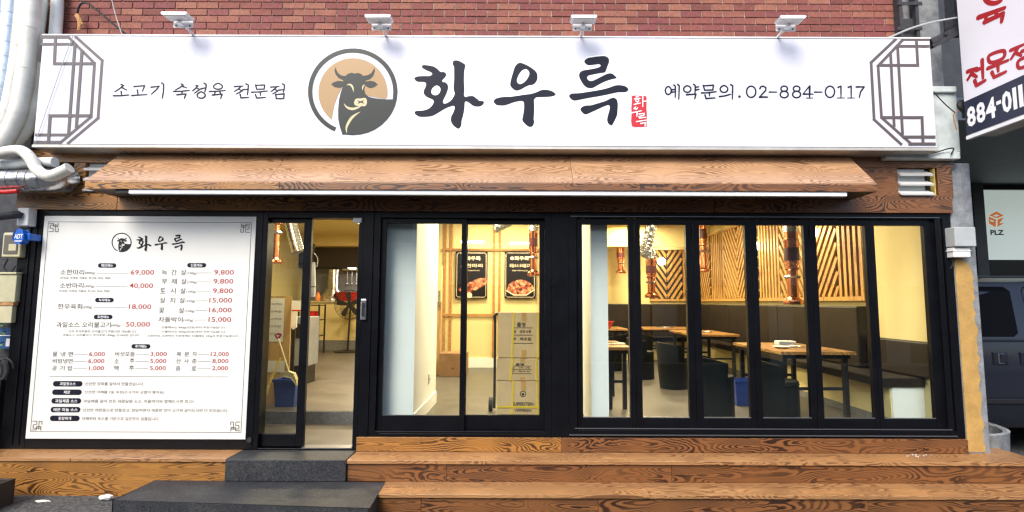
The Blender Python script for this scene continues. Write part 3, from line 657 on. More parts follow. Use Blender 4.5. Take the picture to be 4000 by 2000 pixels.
# four floodlights on arms over the sign
for i, (bx, by, lx, ly, lab) in enumerate(((783, 142, 708, 82, 'white floodlight on the arm farthest left over the sign'), (1520, 146, 1486, 92, 'white floodlight over the bull emblem'),
                          (2263, 147, 2276, 94, 'white floodlight over the last big letter of the sign'), (3012, 146, 3078, 96, 'white floodlight on the arm farthest right over the sign'))):
    a = P(bx, by, -0.12); a.z = sz1 + .01
    lp = P(lx, ly, -0.36); x = (a.x * .35 + lp.x * .65)
    b = Vector((x, -0.40, lp.z - .015))
    t = thing('floodlight', lab, 'floodlight', a, 'floodlights over the sign')
    obj('arm', MB().tube([a - Vector((0, 0, .012)), b], .011, 8, smooth=0), 'white_metal', t)
    body = MB().prism([(-.10, -.010), (.10, -.010), (.113, .006), (.105, .016), (-.105, .016), (-.113, .006)], -.05, .05, lambda p, q, h, b=b: (b.x + p, b.y - .02 + h, b.z + .02 + q))
    obj('lamp_body', body, 'white_metal', t, bevel=0.006)
    obj('lens', MB().box(b.x - .085, b.x + .085, b.y - .062, b.y + .022, b.z + .002, b.z + .0095), 'white_plastic', t)
    obj('bracket', MB().box(b.x - .085, b.x + .085, b.y + .056, b.y + .064, b.z - .035, b.z + .03).box(b.x - .02, b.x + .02, b.y + .0, b.y + .055, b.z - .03, b.z - .012), 'white_metal', t)
    for q in (-.06, .06): obj('bolt', MB().tube([(b.x + q, b.y + .056, b.z - .02), (b.x + q, b.y + .05, b.z - .02)], .007, 6, smooth=0), 'iron', t)
    obj('cable_gland', MB().tube([(b.x - .01, b.y, b.z + .05), (b.x + .0, b.y + .02, b.z + .075)], .01, 6, smooth=0), 'black_plastic', t)

# ================================================================== STEPS
def board_row(t, name, cuts, y0, y1, z0, z1, mat, bev=.003):
    for a, b in zip(cuts[:-1], cuts[1:]): obj(name, MB().box(a + .001, b - .001, y0, y1, z0, z1), mat, t, bevel=bev)
# plinth under the menu board
pl_ = thing('wood_plinth', 'orange burnt wood plinth under the menu board', 'plinth', (-3.7, -0.13, 0.09))
board_row(pl_, 'top_board', [-5.3, -3.75, -2.455], -0.262, -0.001, 0.385, 0.413, 'tread_wood')
board_row(pl_, 'front_board', [-5.3, -2.455], -0.248, -0.228, 0.085, 0.384, 'burnt_wood')
obj('end_board', MB().box(-2.474, -2.457, -.227, -.001, .085, .384), 'burnt_wood', pl_)
# long double step under the folding doors
ls = thing('wood_step', 'long brown wood double step running under the folding doors', 'step', (1.4, -0.25, 0.05))
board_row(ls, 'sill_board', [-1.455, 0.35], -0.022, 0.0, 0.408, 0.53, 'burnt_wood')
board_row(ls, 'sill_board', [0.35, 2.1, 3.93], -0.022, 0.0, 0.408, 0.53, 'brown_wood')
board_row(ls, 'tread_board', [-1.45, 0.9, 3.0, 4.36], -0.275, -0.0225, 0.378, 0.4075, 'tread_wood')
obj('tread_board', MB().box(3.94, 4.36, -.0222,   .26, .378, .4075), 'tread_wood', ls, bevel=.003)
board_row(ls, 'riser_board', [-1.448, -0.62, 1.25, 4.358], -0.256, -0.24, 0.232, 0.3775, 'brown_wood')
board_row(ls, 'tread_board', [-1.13, 1.0, 3.2, 4.8], -0.536, -0.2385, 0.203, 0.231, 'tread_wood')
board_row(ls, 'riser_board', [-1.128, -0.78, 0.6, 2.7, 4.798], -0.517, -0.50, 0.0, 0.2025, 'brown_wood')
obj('end_board', MB().box(-1.129, -1.112, -.499, -.2565, .0, .2025), 'brown_wood', ls)
obj('end_board', MB().box(-1.449, -1.432, -.2395, -.0225, .232, .3775), 'burnt_wood', ls)
cr_ = MB()
for k in range(22):
    c = PZ(3585 + random.gauss(0, 26), 1774 + random.gauss(0, 6), .41); e = random.uniform(.0015, .0045)
    cr_.box(c.x - e, c.x + e, c.y - e, c.y + e, .408, .408 + e)
tag(obj('foam_crumbs', cr_, 'halo_white', kind='stuff'), 'scattered white foam crumbs on the right end of the wood step', 'crumbs')
# black stone steps at the door
bs = thing('stone_step', 'black granite upper step in front of the glass door', 'step', (-1.95, -0.14, 0.236))
obj('step_slab', MB().box(-2.452, -1.452, -.283, -.001, .237, .412), 'black_granite', bs, bevel=.006)
b2 = thing('stone_slab', 'wide low black granite slab below the door step', 'step', (-2.1, -0.5, 0.05))
obj('step_slab', MB().prism([(-3.036, -.263), (-3.04, -.70), (-1.10, -.815), (-1.131, -.29), (-1.4, -.282)], 0.03, .2355, lambda a, b, h: (a, b, h)), 'black_granite', b2, bevel=.006)

# ================================================================== BLACK SHOPFRONT UNITS
def fr(mb, x0, x1, z0, z1, w, y0=0.0, y1=.09, wb=None, wt=None):
    wb = w if wb is None else wb; wt = w if wt is None else wt
    return mb.box(x0, x0 + w, y0, y1, z0, z1).box(x1 - w, x1, y0, y1, z0, z1).box(x0 + w, x1 - w, y0 + .001, y1 - .001, z0, z0 + wb).box(x0 + w, x1 - w, y0 + .001, y1 - .001, z1 - wt, z1)
TOP = 2.543
# --- menu board unit
MPL = facade(-0.012)
mb_ = thing('menu_board', 'large white menu board with red prices in a black frame', 'menu board', (-3.4, 0, .415))
mx0, mx1 = -4.375, -2.437; mz0, mz1 = .505, 2.49
obj('frame', fr(MB(), -4.60, -2.375, .415, TOP, .215, -.004, .12, wb=.085, wt=.048).box(-4.5, -4.49, -.012, -.004, .45, 2.5).box(-4.44, -4.432, -.012, -.004, .45, 2.5), 'black_frame', mb_, bevel=.003)
obj('panel', MB().box(mx0, mx1, -.011, .03, mz0, mz1), 'menu_white', mb_)
obj('panel_backing', MB().box(mx0 - .1, mx1 + .1, .031, .08, mz0 - .05, mz1 + .04), 'backing_dark', mb_)
def mtext(name, rows, mat, bold=0.0, off=.0006):
    for body, x0, x1, y, h in rows:
        q = body.split() if name == 'lettering' else [body]
        if len(q) > 1 and all(len(c) == 1 for c in q):
            g_ = (x1 - x0 - h) / (len(q) - 1)
            for k, c in enumerate(q): obj(name, text_px(MB(), MPL, c, x0 + k * g_, x0 + k * g_ + h, y, h, off, bold), mat, mb_)
        else: obj(name, text_px(MB(), MPL, body, x0, x1, y, h, off, bold), mat, mb_)
mtext('lettering', [('소한마리', 235, 328, 1063, 21), ('소반마리', 233, 325, 1115, 21), ('한우육회', 225, 320, 1197, 21), ('과일소스 오리불고기', 219, 432, 1268, 21),
  ('늑 간 살', 631, 727, 1064, 21), ('부 채 살', 631, 728, 1099, 21), ('토 시 살', 625, 725, 1136, 21), ('살 치 살', 624, 722, 1173, 21), ('꽃     살', 620, 719, 1212, 21), ('차돌박이', 618, 713, 1248, 21),
  ('물 냉 면', 205, 285, 1383, 18), ('비빔냉면', 205, 283, 1410, 18), ('공 기 밥', 203, 282, 1438, 18), ('버섯모듬', 449, 526, 1383, 18), ('소      주', 446, 524, 1410, 18), ('맥      주', 444, 522, 1438, 18),
  ('복 분 자', 689, 769, 1383, 18), ('산 사 춘', 688, 768, 1410, 18), ('음      료', 686, 766, 1438, 18)], 'ink_grey', .006)
mtext('small_lettering', [('(800g)', 332, 371, 1067, 11), ('(400g)', 329, 368, 1119, 11), ('(200g)', 323, 359, 1201, 11), ('(600g)', 434, 470, 1272, 11)] +
  [('(100g)', x, x + 38, y, 11) for x, y in ((729, 1068), (730, 1103), (727, 1140), (724, 1177), (721, 1216), (716, 1252))] +
  [('(안심살, 부채살, 차돌살, 토시살, 등심, 채끝)', 234, 432, 1086, 10), ('(안심살, 부채살, 차돌살, 토시살, 등심, 채끝)', 229, 429, 1137, 10),
   ('오리 추가주문은 오리불고기 주문시만 가능합니다', 267, 532, 1294, 10), ('과일소스 오리불고기 추가주문 (300g) 25,000원 입니다.', 244, 545, 1309, 10),
   ('단품메뉴는 400g(2인분)부터 주문가능합니다.', 631, 883, 1279, 10), ('차돌박이는 400g(2인분)부터 주문가능합니다.', 631, 883, 1296, 10), ('소한마리, 소반마리 주문후에는 단품메뉴 100g씩 주문가능합니다.', 576, 933, 1312, 10),
   ('신선한 양파를 갈아서 만들었습니다.', 332, 562, 1499, 13), ('신선한 야채를 3일 숙성(소고기와 궁합이 좋아요)', 330, 641, 1532, 13), ('과일채를 갈아 만든 새콤달콤 소스, 차돌박이와 함께드시면 최고!!', 325, 758, 1567, 13),
   ('신선한 레몬즙으로 만들었고, 담담하면서 새콤한 맛이 고기와 같이드시면 더 맛있습니다.', 323, 891, 1602, 13), ('야채부터 육수를 기본으로 깊은맛이 일품입니다.', 320, 622, 1635, 13)], 'ink_grey')
mtext('price', [('69,000', 510, 601, 1065, 22), ('40,000', 505, 597, 1117, 22), ('18,000', 503, 590, 1199, 22), ('50,000', 491, 585, 1268, 22), ('9,800', 836, 913, 1065, 22), ('9,800', 833, 911, 1100, 22), ('9,800', 831, 909, 1137, 22),
  ('15,000', 817, 906, 1174, 22), ('16,000', 816, 904, 1212, 22), ('15,000', 814, 902, 1249, 22), ('6,000', 347, 409, 1384, 19), ('6,000', 344, 407, 1411, 19), ('1,000', 347, 405, 1439, 19),
  ('3,000', 587, 651, 1384, 19), ('5,000', 586, 649, 1411, 19), ('5,000', 585, 647, 1439, 19), ('12,000', 823, 893, 1384, 19), ('8,000', 829, 892, 1411, 19), ('2,000', 828, 890, 1439, 19)], 'ink_red', .006)
ld = MB()
for x0, x1, y in ((378, 503, 1067), (373, 498, 1118), (366, 497, 1200), (474, 488, 1269), (770, 828, 1066), (772, 828, 1101), (769, 826, 1137), (766, 811, 1175), (764, 810, 1213), (758, 808, 1250),
                  (290, 342, 1385), (287, 339, 1412), (286, 340, 1440), (532, 582, 1385), (529, 582, 1412), (528, 580, 1440), (774, 818, 1385), (774, 824, 1412), (772, 823, 1440)):
    ld.ribbon(MPL, [MPL.px(x0, y), MPL.px(x1, y)], .0026, .0006)
obj('leader_dots', ld, 'ink_grey', mb_)
def pill(x0, x1, y, h, body, hh):
    a0, b0 = MPL.px(x0, y + h / 2); a1, b1 = MPL.px(x1, y - h / 2); r = (b1 - b0) / 2; cz = (b0 + b1) / 2
    pts = [(a1 - r + r * math.sin(t * math.pi / 8), cz + r * math.cos(t * math.pi / 8)) for t in range(9)] + [(a0 + r - r * math.sin(t * math.pi / 8), cz - r * math.cos(t * math.pi / 8)) for t in range(9)]
    p = obj('badge', MB().face(MPL, [pts], .0006), 'ink_navy', mb_)
    w_ = min((x1 - x0) * .8, len(body) * hh * .95); m = (x0 + x1) / 2
    obj('badge_lettering', text_px(MB(), MPL, body, m - w_ / 2, m + w_ / 2, y, hh, .0014, .012), 'halo_white', p)
for x0, x1, y, s in ((382, 455, 1037, '메인메뉴'), (371, 445, 1172, '식사메뉴'), (366, 440, 1238, '추천메뉴'), (731, 806, 1036, '단품메뉴'), (513, 588, 1353, '추가메뉴')): pill(x0, x1, y, 17, s, 12)
for x0, x1, y, s in ((206, 323, 1499, '과일청소스'), (203, 320, 1532, '채장'), (200, 318, 1566, '과일채콤 소스'), (197, 315, 1600, '레몬 마늘 소스'), (194, 312, 1634, '된장찌개')): pill(x0, x1, y, 21, s, 13)
# title and emblem on the board
emblem(MPL, lambda a, b: (475 + (a - 672) / 593 * 39, 947 + (b - 640) / 593 * 39), mb_, 'ink_dark', None, 'menu_white', .0006)
for shapes, (bx0, by0, bx1, by1) in zip((SYL[0][1], SYL[1][1], SYL[2][1]), ((533, 920, 592, 982), (603, 922, 655, 978), (671, 916, 723, 980))):
    al = [p for s in shapes for p in s[0]]; u0, u1 = min(p[0] for p in al), max(p[0] for p in al); v0, v1 = min(p[1] for p in al), max(p[1] for p in al)
    d = MB()
    for loops in shapes: d.face(MPL, [[MPL.px(bx0 + (a - u0) / (u1 - u0) * (bx1 - bx0), by0 + (b - v0) / (v1 - v0) * (by1 - by0)) for a, b in crom2(l, 2)] for l in loops], .0007)
    obj('title_letter', d, 'ink_dark', mb_)
bl = MB()
tl, tr_, br_, bl_ = (-4.335, 2.435), (-2.477, 2.435), (-2.477, .565), (-4.335, .565)
bl.ribbon(MPL, [tl, tr_], .004, .0006).ribbon(MPL, [tr_, br_], .004, .0007).ribbon(MPL, [br_, bl_], .004, .0008).ribbon(MPL, [bl_, tl], .004, .0009)
bl.ribbon(MPL, [MPL.px(193, 1470), MPL.px(892, 1472)], .003, .0006)
for (cx, cz), sx, sz in ((tl, 1, -1), (tr_, -1, -1), (br_, -1, 1), (bl_, 1, 1)):
    for q, pts in enumerate((((.01, .09), (.05, .09), (.05, .06), (.02, .06), (.02, .03), (.09, .03)), ((.07, .02), (.07, .09), (.095, .09), (.095, .06)), ((.01, .015), (.05, .015), (.05, .045), (.09, .045), (.09, .01)))):
        for j in range(len(pts) - 1): bl.ribbon(MPL, [(cx + sx * pts[j][0], cz + sz * pts[j][1]), (cx + sx * pts[j + 1][0], cz + sz * pts[j + 1][1])], .0055, .001 + (q * 6 + j) * .00008)
obj('border_print', bl, 'ink_grey', mb_)

# --- glass door
dr = thing('glass_door', 'black framed sliding glass door standing open beside the menu board', 'door', (-1.95, 0.04, .413))
obj('frame', fr(MB(), -2.375, -1.452, .413, TOP, .045, -.002, .12, wb=.012, wt=.06), 'black_frame', dr, bevel=.003)
obj('frame_post', MB().box(-1.452 + .001, -1.36, -.006, .12, .43, TOP), 'black_frame', dr, bevel=.003)
lx0, lx1 = XS(1030, 1200, .05), XS(1197, 1200, .05)
gl0, gl1, gl2 = XS(1036, 900, .06), XS(1191, 900, .06), XS(1221, 900, .06)
leaf = obj('leaf', MB().box(-2.372, gl0, .04, .08, .43, TOP - .055).box(gl1, gl2, .04, .08, .43, TOP - .055).box(gl0, gl1, .041, .079, .43, .54).box(gl0, gl1, .041, .079, TOP - .10, TOP - .055), 'black_frame', dr, bevel=.003)
obj('pane', MB().box(gl0 - .005, gl1 + .005, .057, .063, .53, TOP - .095), 'clear_glass', leaf)
obj('threshold', MB().box(gl2, -1.51, .0, .10, .4255, .432), 'track_metal', dr)
hd = obj('handle', MB().box(-1.452, -1.40, -.03, -.0065, ZS(1420, 1250, 0), ZS(1420, 1168, 0)), 'steel', dr, bevel=.008)
obj('handle_grip', MB().box(-1.438, -1.414, -.036, -.0305, ZS(1420, 1235, 0), ZS(1420, 1183, 0)), 'black_plastic', hd)
obj('door_sensor', MB().box(XS(1382, 850, 0), XS(1415, 850, 0), -.02, .035, TOP - .105, TOP - .062), 'white_plastic', dr, bevel=.003)
obj('lock_boss', MB().tube([(-2.40, -.02, .50), (-2.40, .02, .50)], .022, 12, smooth=0), 'iron', dr)

# --- sliding window
sw = thing('sliding_window', 'black framed window of two sliding glass sashes between door and folding doors', 'window', (-.6, .05, .53))
wx0, wx1 = -1.36, .265
obj('frame', fr(MB(), wx0 + .001, wx1, .532, TOP, .06, .002, .12, wb=.045, wt=.055).box(wx0 + .1, wx1 - .05, -.004, .0015, .553, .558), 'black_frame', sw, bevel=.003)
mid = XS(1812, 1200, .05)
for (a, b, y) in ((wx0 + .06, mid + .02, .035), (mid - .022, wx1 - .058, .068)):
    s_ = obj('sash', fr(MB(), a, b, .577, TOP - .054, .048, y, y + .03, wb=.13, wt=.05), 'black_frame', sw, bevel=.003)
    obj('pane', MB().box(a + .045, b - .045, y + .012, y + .018, .70, TOP - .1), 'clear_glass', s_)
obj('side_post', MB().box(wx1 + .001, .42, .0, .12, .532, TOP), 'black_frame', sw, bevel=.003)

# --- folding door
fd = thing('folding_glass_door', 'black folding door of six tall glass leaves along the right half', 'door', (2.15, .05, .53))
FX0, FX1 = .421, 3.93
obj('frame', fr(MB(), FX0, FX1, .532, TOP, .075, .0, .12, wb=.06, wt=.05).box(3.78, 3.83, -.006, .0, .55, 2.5), 'black_frame', fd, bevel=.003)
obj('track', MB().box(FX0 + .05, FX1 - .12, -.008, -.001, .605, .613).box(FX0, FX1 - .08, -.014, -.001, .549, .558).box(FX0 + .02, FX1 - .1, -.004, -.0005, 2.505, 2.509), 'track_metal', fd)
pe = [(2275, 2457), (2504, 2684), (2738, 2918), (2965, 3150), (3199, 3393), (3429, 3626)]
lxs = [(XS(a, 1250, .05), XS(b, 1250, .05)) for a, b in pe]
bnd = [FX0 + .076] + [(lxs[i][1] + lxs[i + 1][0]) / 2 for i in range(5)] + [FX1 - .076]
zlo, zhi = ZS(2900, 1632, .05), ZS(2900, 880, .05)
for i, (a, b) in enumerate(lxs):
    l0, l1 = bnd[i] + .0015, bnd[i + 1] - .0015
    m_ = MB().box(l0, a, .03, .08, .594, TOP - .052).box(b, l1, .03, .08, .594, TOP - .052).box(a, b, .031, .079, .594, zlo).box(a, b, .031, .079, zhi, TOP - .052)
    lf = obj('leaf', m_, 'black_frame', fd, bevel=.004)
    obj('pane', MB().box(a - .006, b + .006, .052, .058, zlo - .006, zhi + .006), 'clear_glass', lf)
    obj('glazing_bead', MB().box(a, b, .033, .05, zlo, zlo + .006), 'track_metal', lf)
    if i % 2 == 1 or i == 0:
        hx = l1 if i else l0 + .02
        for z in (.68, 2.38): obj('hinge', MB().tube([(hx, .024, z - .07), (hx, .024, z + .05)], .007, 8, smooth=0), 'black_frame', lf)

# ================================================================== LEFT EDGE: PIPES AND BOXES
def pipe(label, pts, wpx, mat, Y, cat='pipe', rings=0, name='pipe', grp='pipes on the left edge'):
    w3 = [P(x, y, Y + (q[0] if q else 0)) for x, y, *q in pts]
    m = (w3[0] - P(pts[0][0] + 1, pts[0][1], Y)).length
    t = thing(name, label, cat, w3[-1], grp)
    r = wpx * m / 2
    obj('tube', MB().tube(w3, r, 14, smooth=6), mat, t, smooth=True)
    c = crom3([Vector(v) for v in w3], 12)
    if rings:
        L_ = 0; nxt = 0.0
        for i in range(1, len(c)):
            L_ += (c[i] - c[i - 1]).length
            if L_ > nxt:
                nxt += rings; d = (c[i] - c[i - 1]).normalized() * .006
                obj('joint_ring', MB().tube([c[i] - d, c[i] + d], r * 1.035, 14, smooth=0), 'steel' if 'duct' in mat else mat, t, smooth=True)
    return t
pipe('silver spiral duct rising at the far left edge', [(58, -60), (40, 130), (22, 300), (-12, 480)], 74, 'silver_duct', -.02, rings=.145, name='duct')
pipe('cream wrapped pipe just right of the silver duct', [(95, -60), (78, 140), (56, 300), (15, 470), (-60, 560)], 46, 'cream_wrap', -.10, rings=.3)
pipe('thick cream wrapped pipe bending down to the left', [(132, -60), (112, 170), (92, 330), (66, 450), (18, 545), (-40, 610)], 58, 'cream_wrap', -.20, rings=.4)
pipe('pale wrapped pipe behind the thick cream one', [(168, -60), (146, 130), (130, 300), (118, 420), (90, 500), (60, 560)], 44, 'white_wrap', -.05, rings=.35)
pipe('short upright white pipe above the corner of the sign', [(226, -60), (222, 60), (214, 160)], 40, 'white_wrap', -.02, rings=.5)
pipe('cream pipe curving out from behind the sign', [(160, 250), (142, 330), (130, 430), (96, 515), (40, 572), (-20, 590)], 48, 'cream_wrap', -.10, rings=.35)
pipe('cream hose looping over the silver flexible duct', [(-30, 610), (30, 592), (85, 590), (122, 622), (146, 664), (190, 688), (240, 672), (272, 655)], 42, 'cream_wrap', -.34, rings=.33, name='hose')
pipe('white hose lying behind the looping cream hose', [(-30, 640), (50, 645), (140, 636), (215, 634)], 40, 'white_wrap', -.25, rings=.4, name='hose')
sd_ = pipe('crumpled silver flexible duct entering the fascia', [(-60, 705), (30, 706), (120, 702), (200, 700), (272, 690, .14)], 92, 'silver_duct', -.20, rings=.09, name='duct', cat='duct')
obj('red_band', MB().tube([P(-50, 748, -.27), P(20, 750, -.275), P(70, 746, -.27)], .02, 8), 'red_plastic', sd_)
# conduit box stack on the dark wall
nb = thing('side_wall', 'dark narrow wall at the left edge behind the meter boxes', 'wall', (-5.1, .2, .1))
obj('wall_face', MB().box(-5.7, -4.63, .10, .45, .05, 3.4), 'iron', nb)
obj('wall_panel', MB().box(-5.6, -4.7, .05, .0985, .05, 1.0), 'dark_cladding', nb)
cb = thing('camera', 'small black security camera on a pale junction box above the blue alarm', 'camera', P(100, 850, -.06))
cc = P(100, 850, -.05)
obj('junction_box', MB().box(cc.x - .03, cc.x + .07, -.10, -.012, ZS(90, 885, -.05), ZS(90, 815, -.05)), 'white_plastic', cb, bevel=.008)
obj('camera_body', MB().tube([(cc.x + .01, -.11, cc.z + .02), (cc.x - .07, -.22, cc.z - .02)], .034, 14, smooth=0), 'iron', cb, bevel=.004)
obj('lens', MB().tube([(cc.x - .0705, -.2205, cc.z - .0205), (cc.x - .077, -.23, cc.z - .024)], .03, 14, smooth=0), 'black_plastic', cb)
obj('bracket', MB().tube([(cc.x + .02, -.10, cc.z + .02), (cc.x + .0, -.13, cc.z + .035), (cc.x - .03, -.15, cc.z + .03)], .012, 8), 'black_plastic', cb)
ab = thing('alarm_box', 'bright blue alarm box with white letters under the camera', 'alarm box', P(85, 925, -.1))
ac = P(88, 925, -.12); APL = facade(-.145)
hexp = [(math.cos(R(45 * k + 22.5)) * .052, math.sin(R(45 * k + 22.5)) * .066) for k in range(8)]
obj('housing', MB().prism(hexp, -.144, -.09, lambda a, b, h: (ac.x + a - .01, h, ac.z + b)), 'alarm_blue', ab, bevel=.008)
obj('arm', MB().box(ac.x + .03, ac.x + .07, -.125, -.012, ac.z - .03, ac.z + .03), 'alarm_blue', ab, bevel=.006)
obj('lettering', text_on(MB(), APL, 'ADT', ac.x - .048, ac.x + .026, ac.z - .02, ac.z + .022, .001, .02), 'halo_white', ab)
obj('stripe', MB().box(ac.x - .045, ac.x + .024, -.1465, -.1445, ac.z - .045, ac.z - .037), 'halo_white', ab)
mt = thing('meter_box', 'cream electricity meter box with dark window at the left edge', 'meter', P(45, 1010, -.02))
mc0, mc1 = P(3, 1005, -.06), P(84, 908, -.06)
obj('case', MB().box(mc0.x, mc1.x, -.06, .0495, mc0.z, mc1.z), 'beige_plastic', mt, bevel=.012)
obj('window', MB().box(mc0.x + .02, mc1.x - .02, -.066, -.0605, mc0.z + .03, mc1.z - .025), 'meter_window', mt, bevel=.003)
obj('dial_plate', MB().box(mc0.x + .07, mc1.x - .03, -.069, -.0665, mc0.z + .06, mc0.z + .12), 'beige_plastic', mt)
obj('cable', MB().tube([P(30, 1012, -.03), P(15, 1045, -.05), P(40, 1062, -.04), P(60, 1040, -.04)], .008, 6), 'black_rubber', mt)
tb = thing('terminal_box', 'tall pale green terminal box below the meter', 'box', P(30, 1260, -.02))
t0, t1 = P(-40, 1180, -.05), P(66, 1072, -.05)
obj('case', MB().box(t0.x, t1.x, -.05, .0495, t0.z, t1.z), 'beige_plastic', tb, bevel=.006)
obj('lid_ridge', MB().box(t0.x, t1.x + .004, -.062, .0, t1.z + .001, t1.z + .02), 'beige_plastic', tb, bevel=.004)
t2 = P(-40, 1262, -.05)
obj('lower_case', MB().box(t0.x, t1.x - .02, -.045, .0495, t2.z, t0.z - .03), 'beige_plastic', tb, bevel=.006)
obj('band', MB().box(t0.x, t1.x - .008, -.052, .0, t0.z - .029, t0.z - .001), 'rust', tb)
sg = thing('street_number_plate', 'small blue plate with white figure at the left edge', 'plate', P(20, 1360, .02))
s0, s1 = P(-30, 1362, .02), P(48, 1282, .02)
obj('plate', MB().box(s0.x, s1.x, .035, .0495, s0.z, s1.z), 'street_blue', sg)
SGP = facade(.034)
obj('lettering', text_on(MB(), SGP, '1', s1.x - .06, s1.x - .025, s0.z + .02, s0.z + .09, .0006, .02).box(s0.x, s1.x, .033, .0345, s1.z - .07, s1.z - .063), 'halo_white', sg)
# shrub leaves at the left edge
shr = thing('potted_shrub', 'leafy green shrub at the bottom left edge beside the frame', 'plant', (-4.755, -.12, .41))
obj('pot', MB().lathe([(.085, 0), (.11, .16), (.12, .16), (.12, .185), (.1, .185), (.095, .15)], (-4.755, -.12, .4145), 16), 'pot', shr, smooth=True)
lfm = MB(); stm = MB()
for i in range(210):
    z = .62 + random.random() * .95; x = -4.69 + random.gauss(0, .05); y = -.10 + random.gauss(0, .045)
    x = min(x, -4.635); y = min(y, .03)
    d = Vector((random.uniform(-1, 1), random.uniform(-1, .5), random.uniform(-.5, .8))).normalized(); u_ = d.orthogonal().normalized(); l = random.uniform(.03, .06)
    p = Vector((x, y, z)); lfm.add([p, p + d * l * .5 + u_ * l * .28, p + d * l, p + d * l * .5 - u_ * l * .28], [(0, 1, 2, 3)])
for i in range(4): stm.tube([(-4.755, -.12, .56), (-4.75 + random.uniform(-.05, .05), -.11, .95), (-4.71 + random.uniform(-.08, .08), -.1, 1.45)], .006, 5)
obj('stems', stm, 'pot', shr); obj('foliage', lfm, 'leaf', shr)
ck = thing('coiled_cable', 'coiled black cable hanging at the left edge below the blue plate', 'cable', P(20, 1500, -.03))
kc = P(22, 1440, -.05)
obj('coil', MB().tube([(kc.x + .07 * math.cos(a * .5), -.05 - .004 * a, kc.z + .09 * math.sin(a * .5)) for a in range(28)], .009, 6, smooth=2), 'black_rubber', ck, smooth=True)
# dark crate corner on the ground
cr = thing('planter_box', 'dark brown wooden box corner on the asphalt at bottom left', 'box', (-4.4, -.5, .1))
cA = PZ(62, 1868, .30)
for nm, b in (('side_panel', (cA.x - .02, cA.x, cA.y - .5, cA.y, .105, .30)), ('back_panel', (cA.x - .7, cA.x - .021, cA.y - .02, cA.y, .105, .30)), ('front_panel', (cA.x - .7, cA.x - .021, cA.y - .5, cA.y - .48, .105, .30)), ('base_panel', (cA.x - .7, cA.x - .021, cA.y - .479, cA.y - .021, .105, .13))):
    obj(nm, MB().box(*b), 'kitchen_dark', cr, bevel=.004)
# litter
def crumple(name, lab, px, py, sx, sy, sz, mat):
    c = PZ(px, py, .095); m = MB().sphere((0, 0, 0), 1, 10, 7)
    rr = random.Random(px)
    m.v = [(c.x + x * sx * (1 + rr.uniform(-.35, .35)), c.y + y * sy * (1 + rr.uniform(-.3, .3)), .102 + sz + z * sz * (1 + rr.uniform(-.2, .2))) for x, y, z in m.v]
    return tag(obj(name, m, mat), lab, 'litter', 'litter on the asphalt')
crumple('paper_scrap', 'crumpled white paper scrap on the asphalt beside the low black slab', 412, 1958, .055, .03, .022, 'white_plastic')
crumple('paper_scrap', 'flat pale wrapper on the asphalt below the wood plinth', 166, 1966, .055, .02, .009, 'paper')

# cables near the sign
def cable(lab, pts, r, mat='black_rubber', grp=None, name='cable'): return tag(obj(name, MB().tube(pts, r, 6, smooth=6), mat, smooth=True), lab, 'cable', grp)
cable('black cable arching over the upper left of the brick wall', [P(300, 60, .0), P(312, 20, -.02), P(340, 12, -.03), P(385, 45, -.03), P(440, 92, -.02), P(500, 140, .0)], .009)
tag(obj('hanging_wire_end', MB().tube([P(303, 60, -.02), P(312, 85, -.03), P(308, 120, -.03)], lambda t: .018 * (1 - .6 * t) + .006, 7).tube([P(312, 70, -.03), P(322, 95, -.035)], .01, 5), 'rust'), 'rusty tassel of wire ends hanging on the brick wall', 'wire')
cable('thin grey wire crossing the brick wall above the left lattice motif', [P(432, -20, -.05), P(452, 60, -.05), P(478, 140, -.05)], .004, 'grey_plastic')
cable('thin dark wire slanting down across the left lattice motif', [P(285, 140, -.235), P(240, 260, -.235), P(195, 390, -.235), P(138, 556, -.235)], .0028, 'grey_plastic')
cable('twisted grey wire running from the sign to the projecting banner', [P(3470, 148, -.2), P(3560, 110, -.22), P(3650, 85, -.2), P(3745, 68, -.2)], .008, 'grey_plastic')
cable('black wire slanting down the concrete block right of the sign', [P(3648, 360, -.15), P(3690, 405, -.14), P(3730, 440, -.13)], .005)
cable('black wires tangled under the right end of the sign', [P(3590, 590, -.12), P(3610, 582, -.13), P(3640, 598, -.12), P(3700, 582, -.12), P(3725, 580, -.12), P(3715, 603, -.12)], .006)
mm = thing('cable_clump', 'clump of black tape and cables beside the projecting banner', 'cable', P(3755, 430, -.12))
c0 = P(3757, 425, -.13)
obj('tape_knot', MB().tube([c0 + Vector((.0, 0, .06)), c0 + Vector((-.03, -.02, .02)), c0 + Vector((.01, -.02, -.03)), c0 + Vector((.03, 0, -.08))], .028, 8), 'black_rubber', mm, smooth=True)
obj('loose_wire', MB().tube([c0 + Vector((-.02, 0, -.02)), c0 + Vector((-.08, 0, -.06)), c0 + Vector((-.06, .0, -.2))], .005, 5), 'rust', mm)

# iron drain frame and concrete strip on the brick wall
df = thing('iron_frame', 'old black iron frame fixed to the brick wall above the right lattice motif', 'frame', P(3545, 140, 0))
for a, b in ((3505, 3516), (3568, 3580)): obj('upright', MB().box(XS(a, 60, .0), XS(b, 60, .0), -.03, .048, 4.0, 5.2), 'iron', df)
for y in (22, 118): obj('crossbar', MB().box(XS(3495, y, 0), XS(3590, y, 0), -.04, -.0305, ZS(3540, y + 6, 0), ZS(3540, y - 6, 0)), 'iron', df)
obj('back_plate', MB().box(XS(3517, 60, 0), XS(3567, 60, 0), .0, .02, 4.0, 4.42), 'dark_cladding', df)
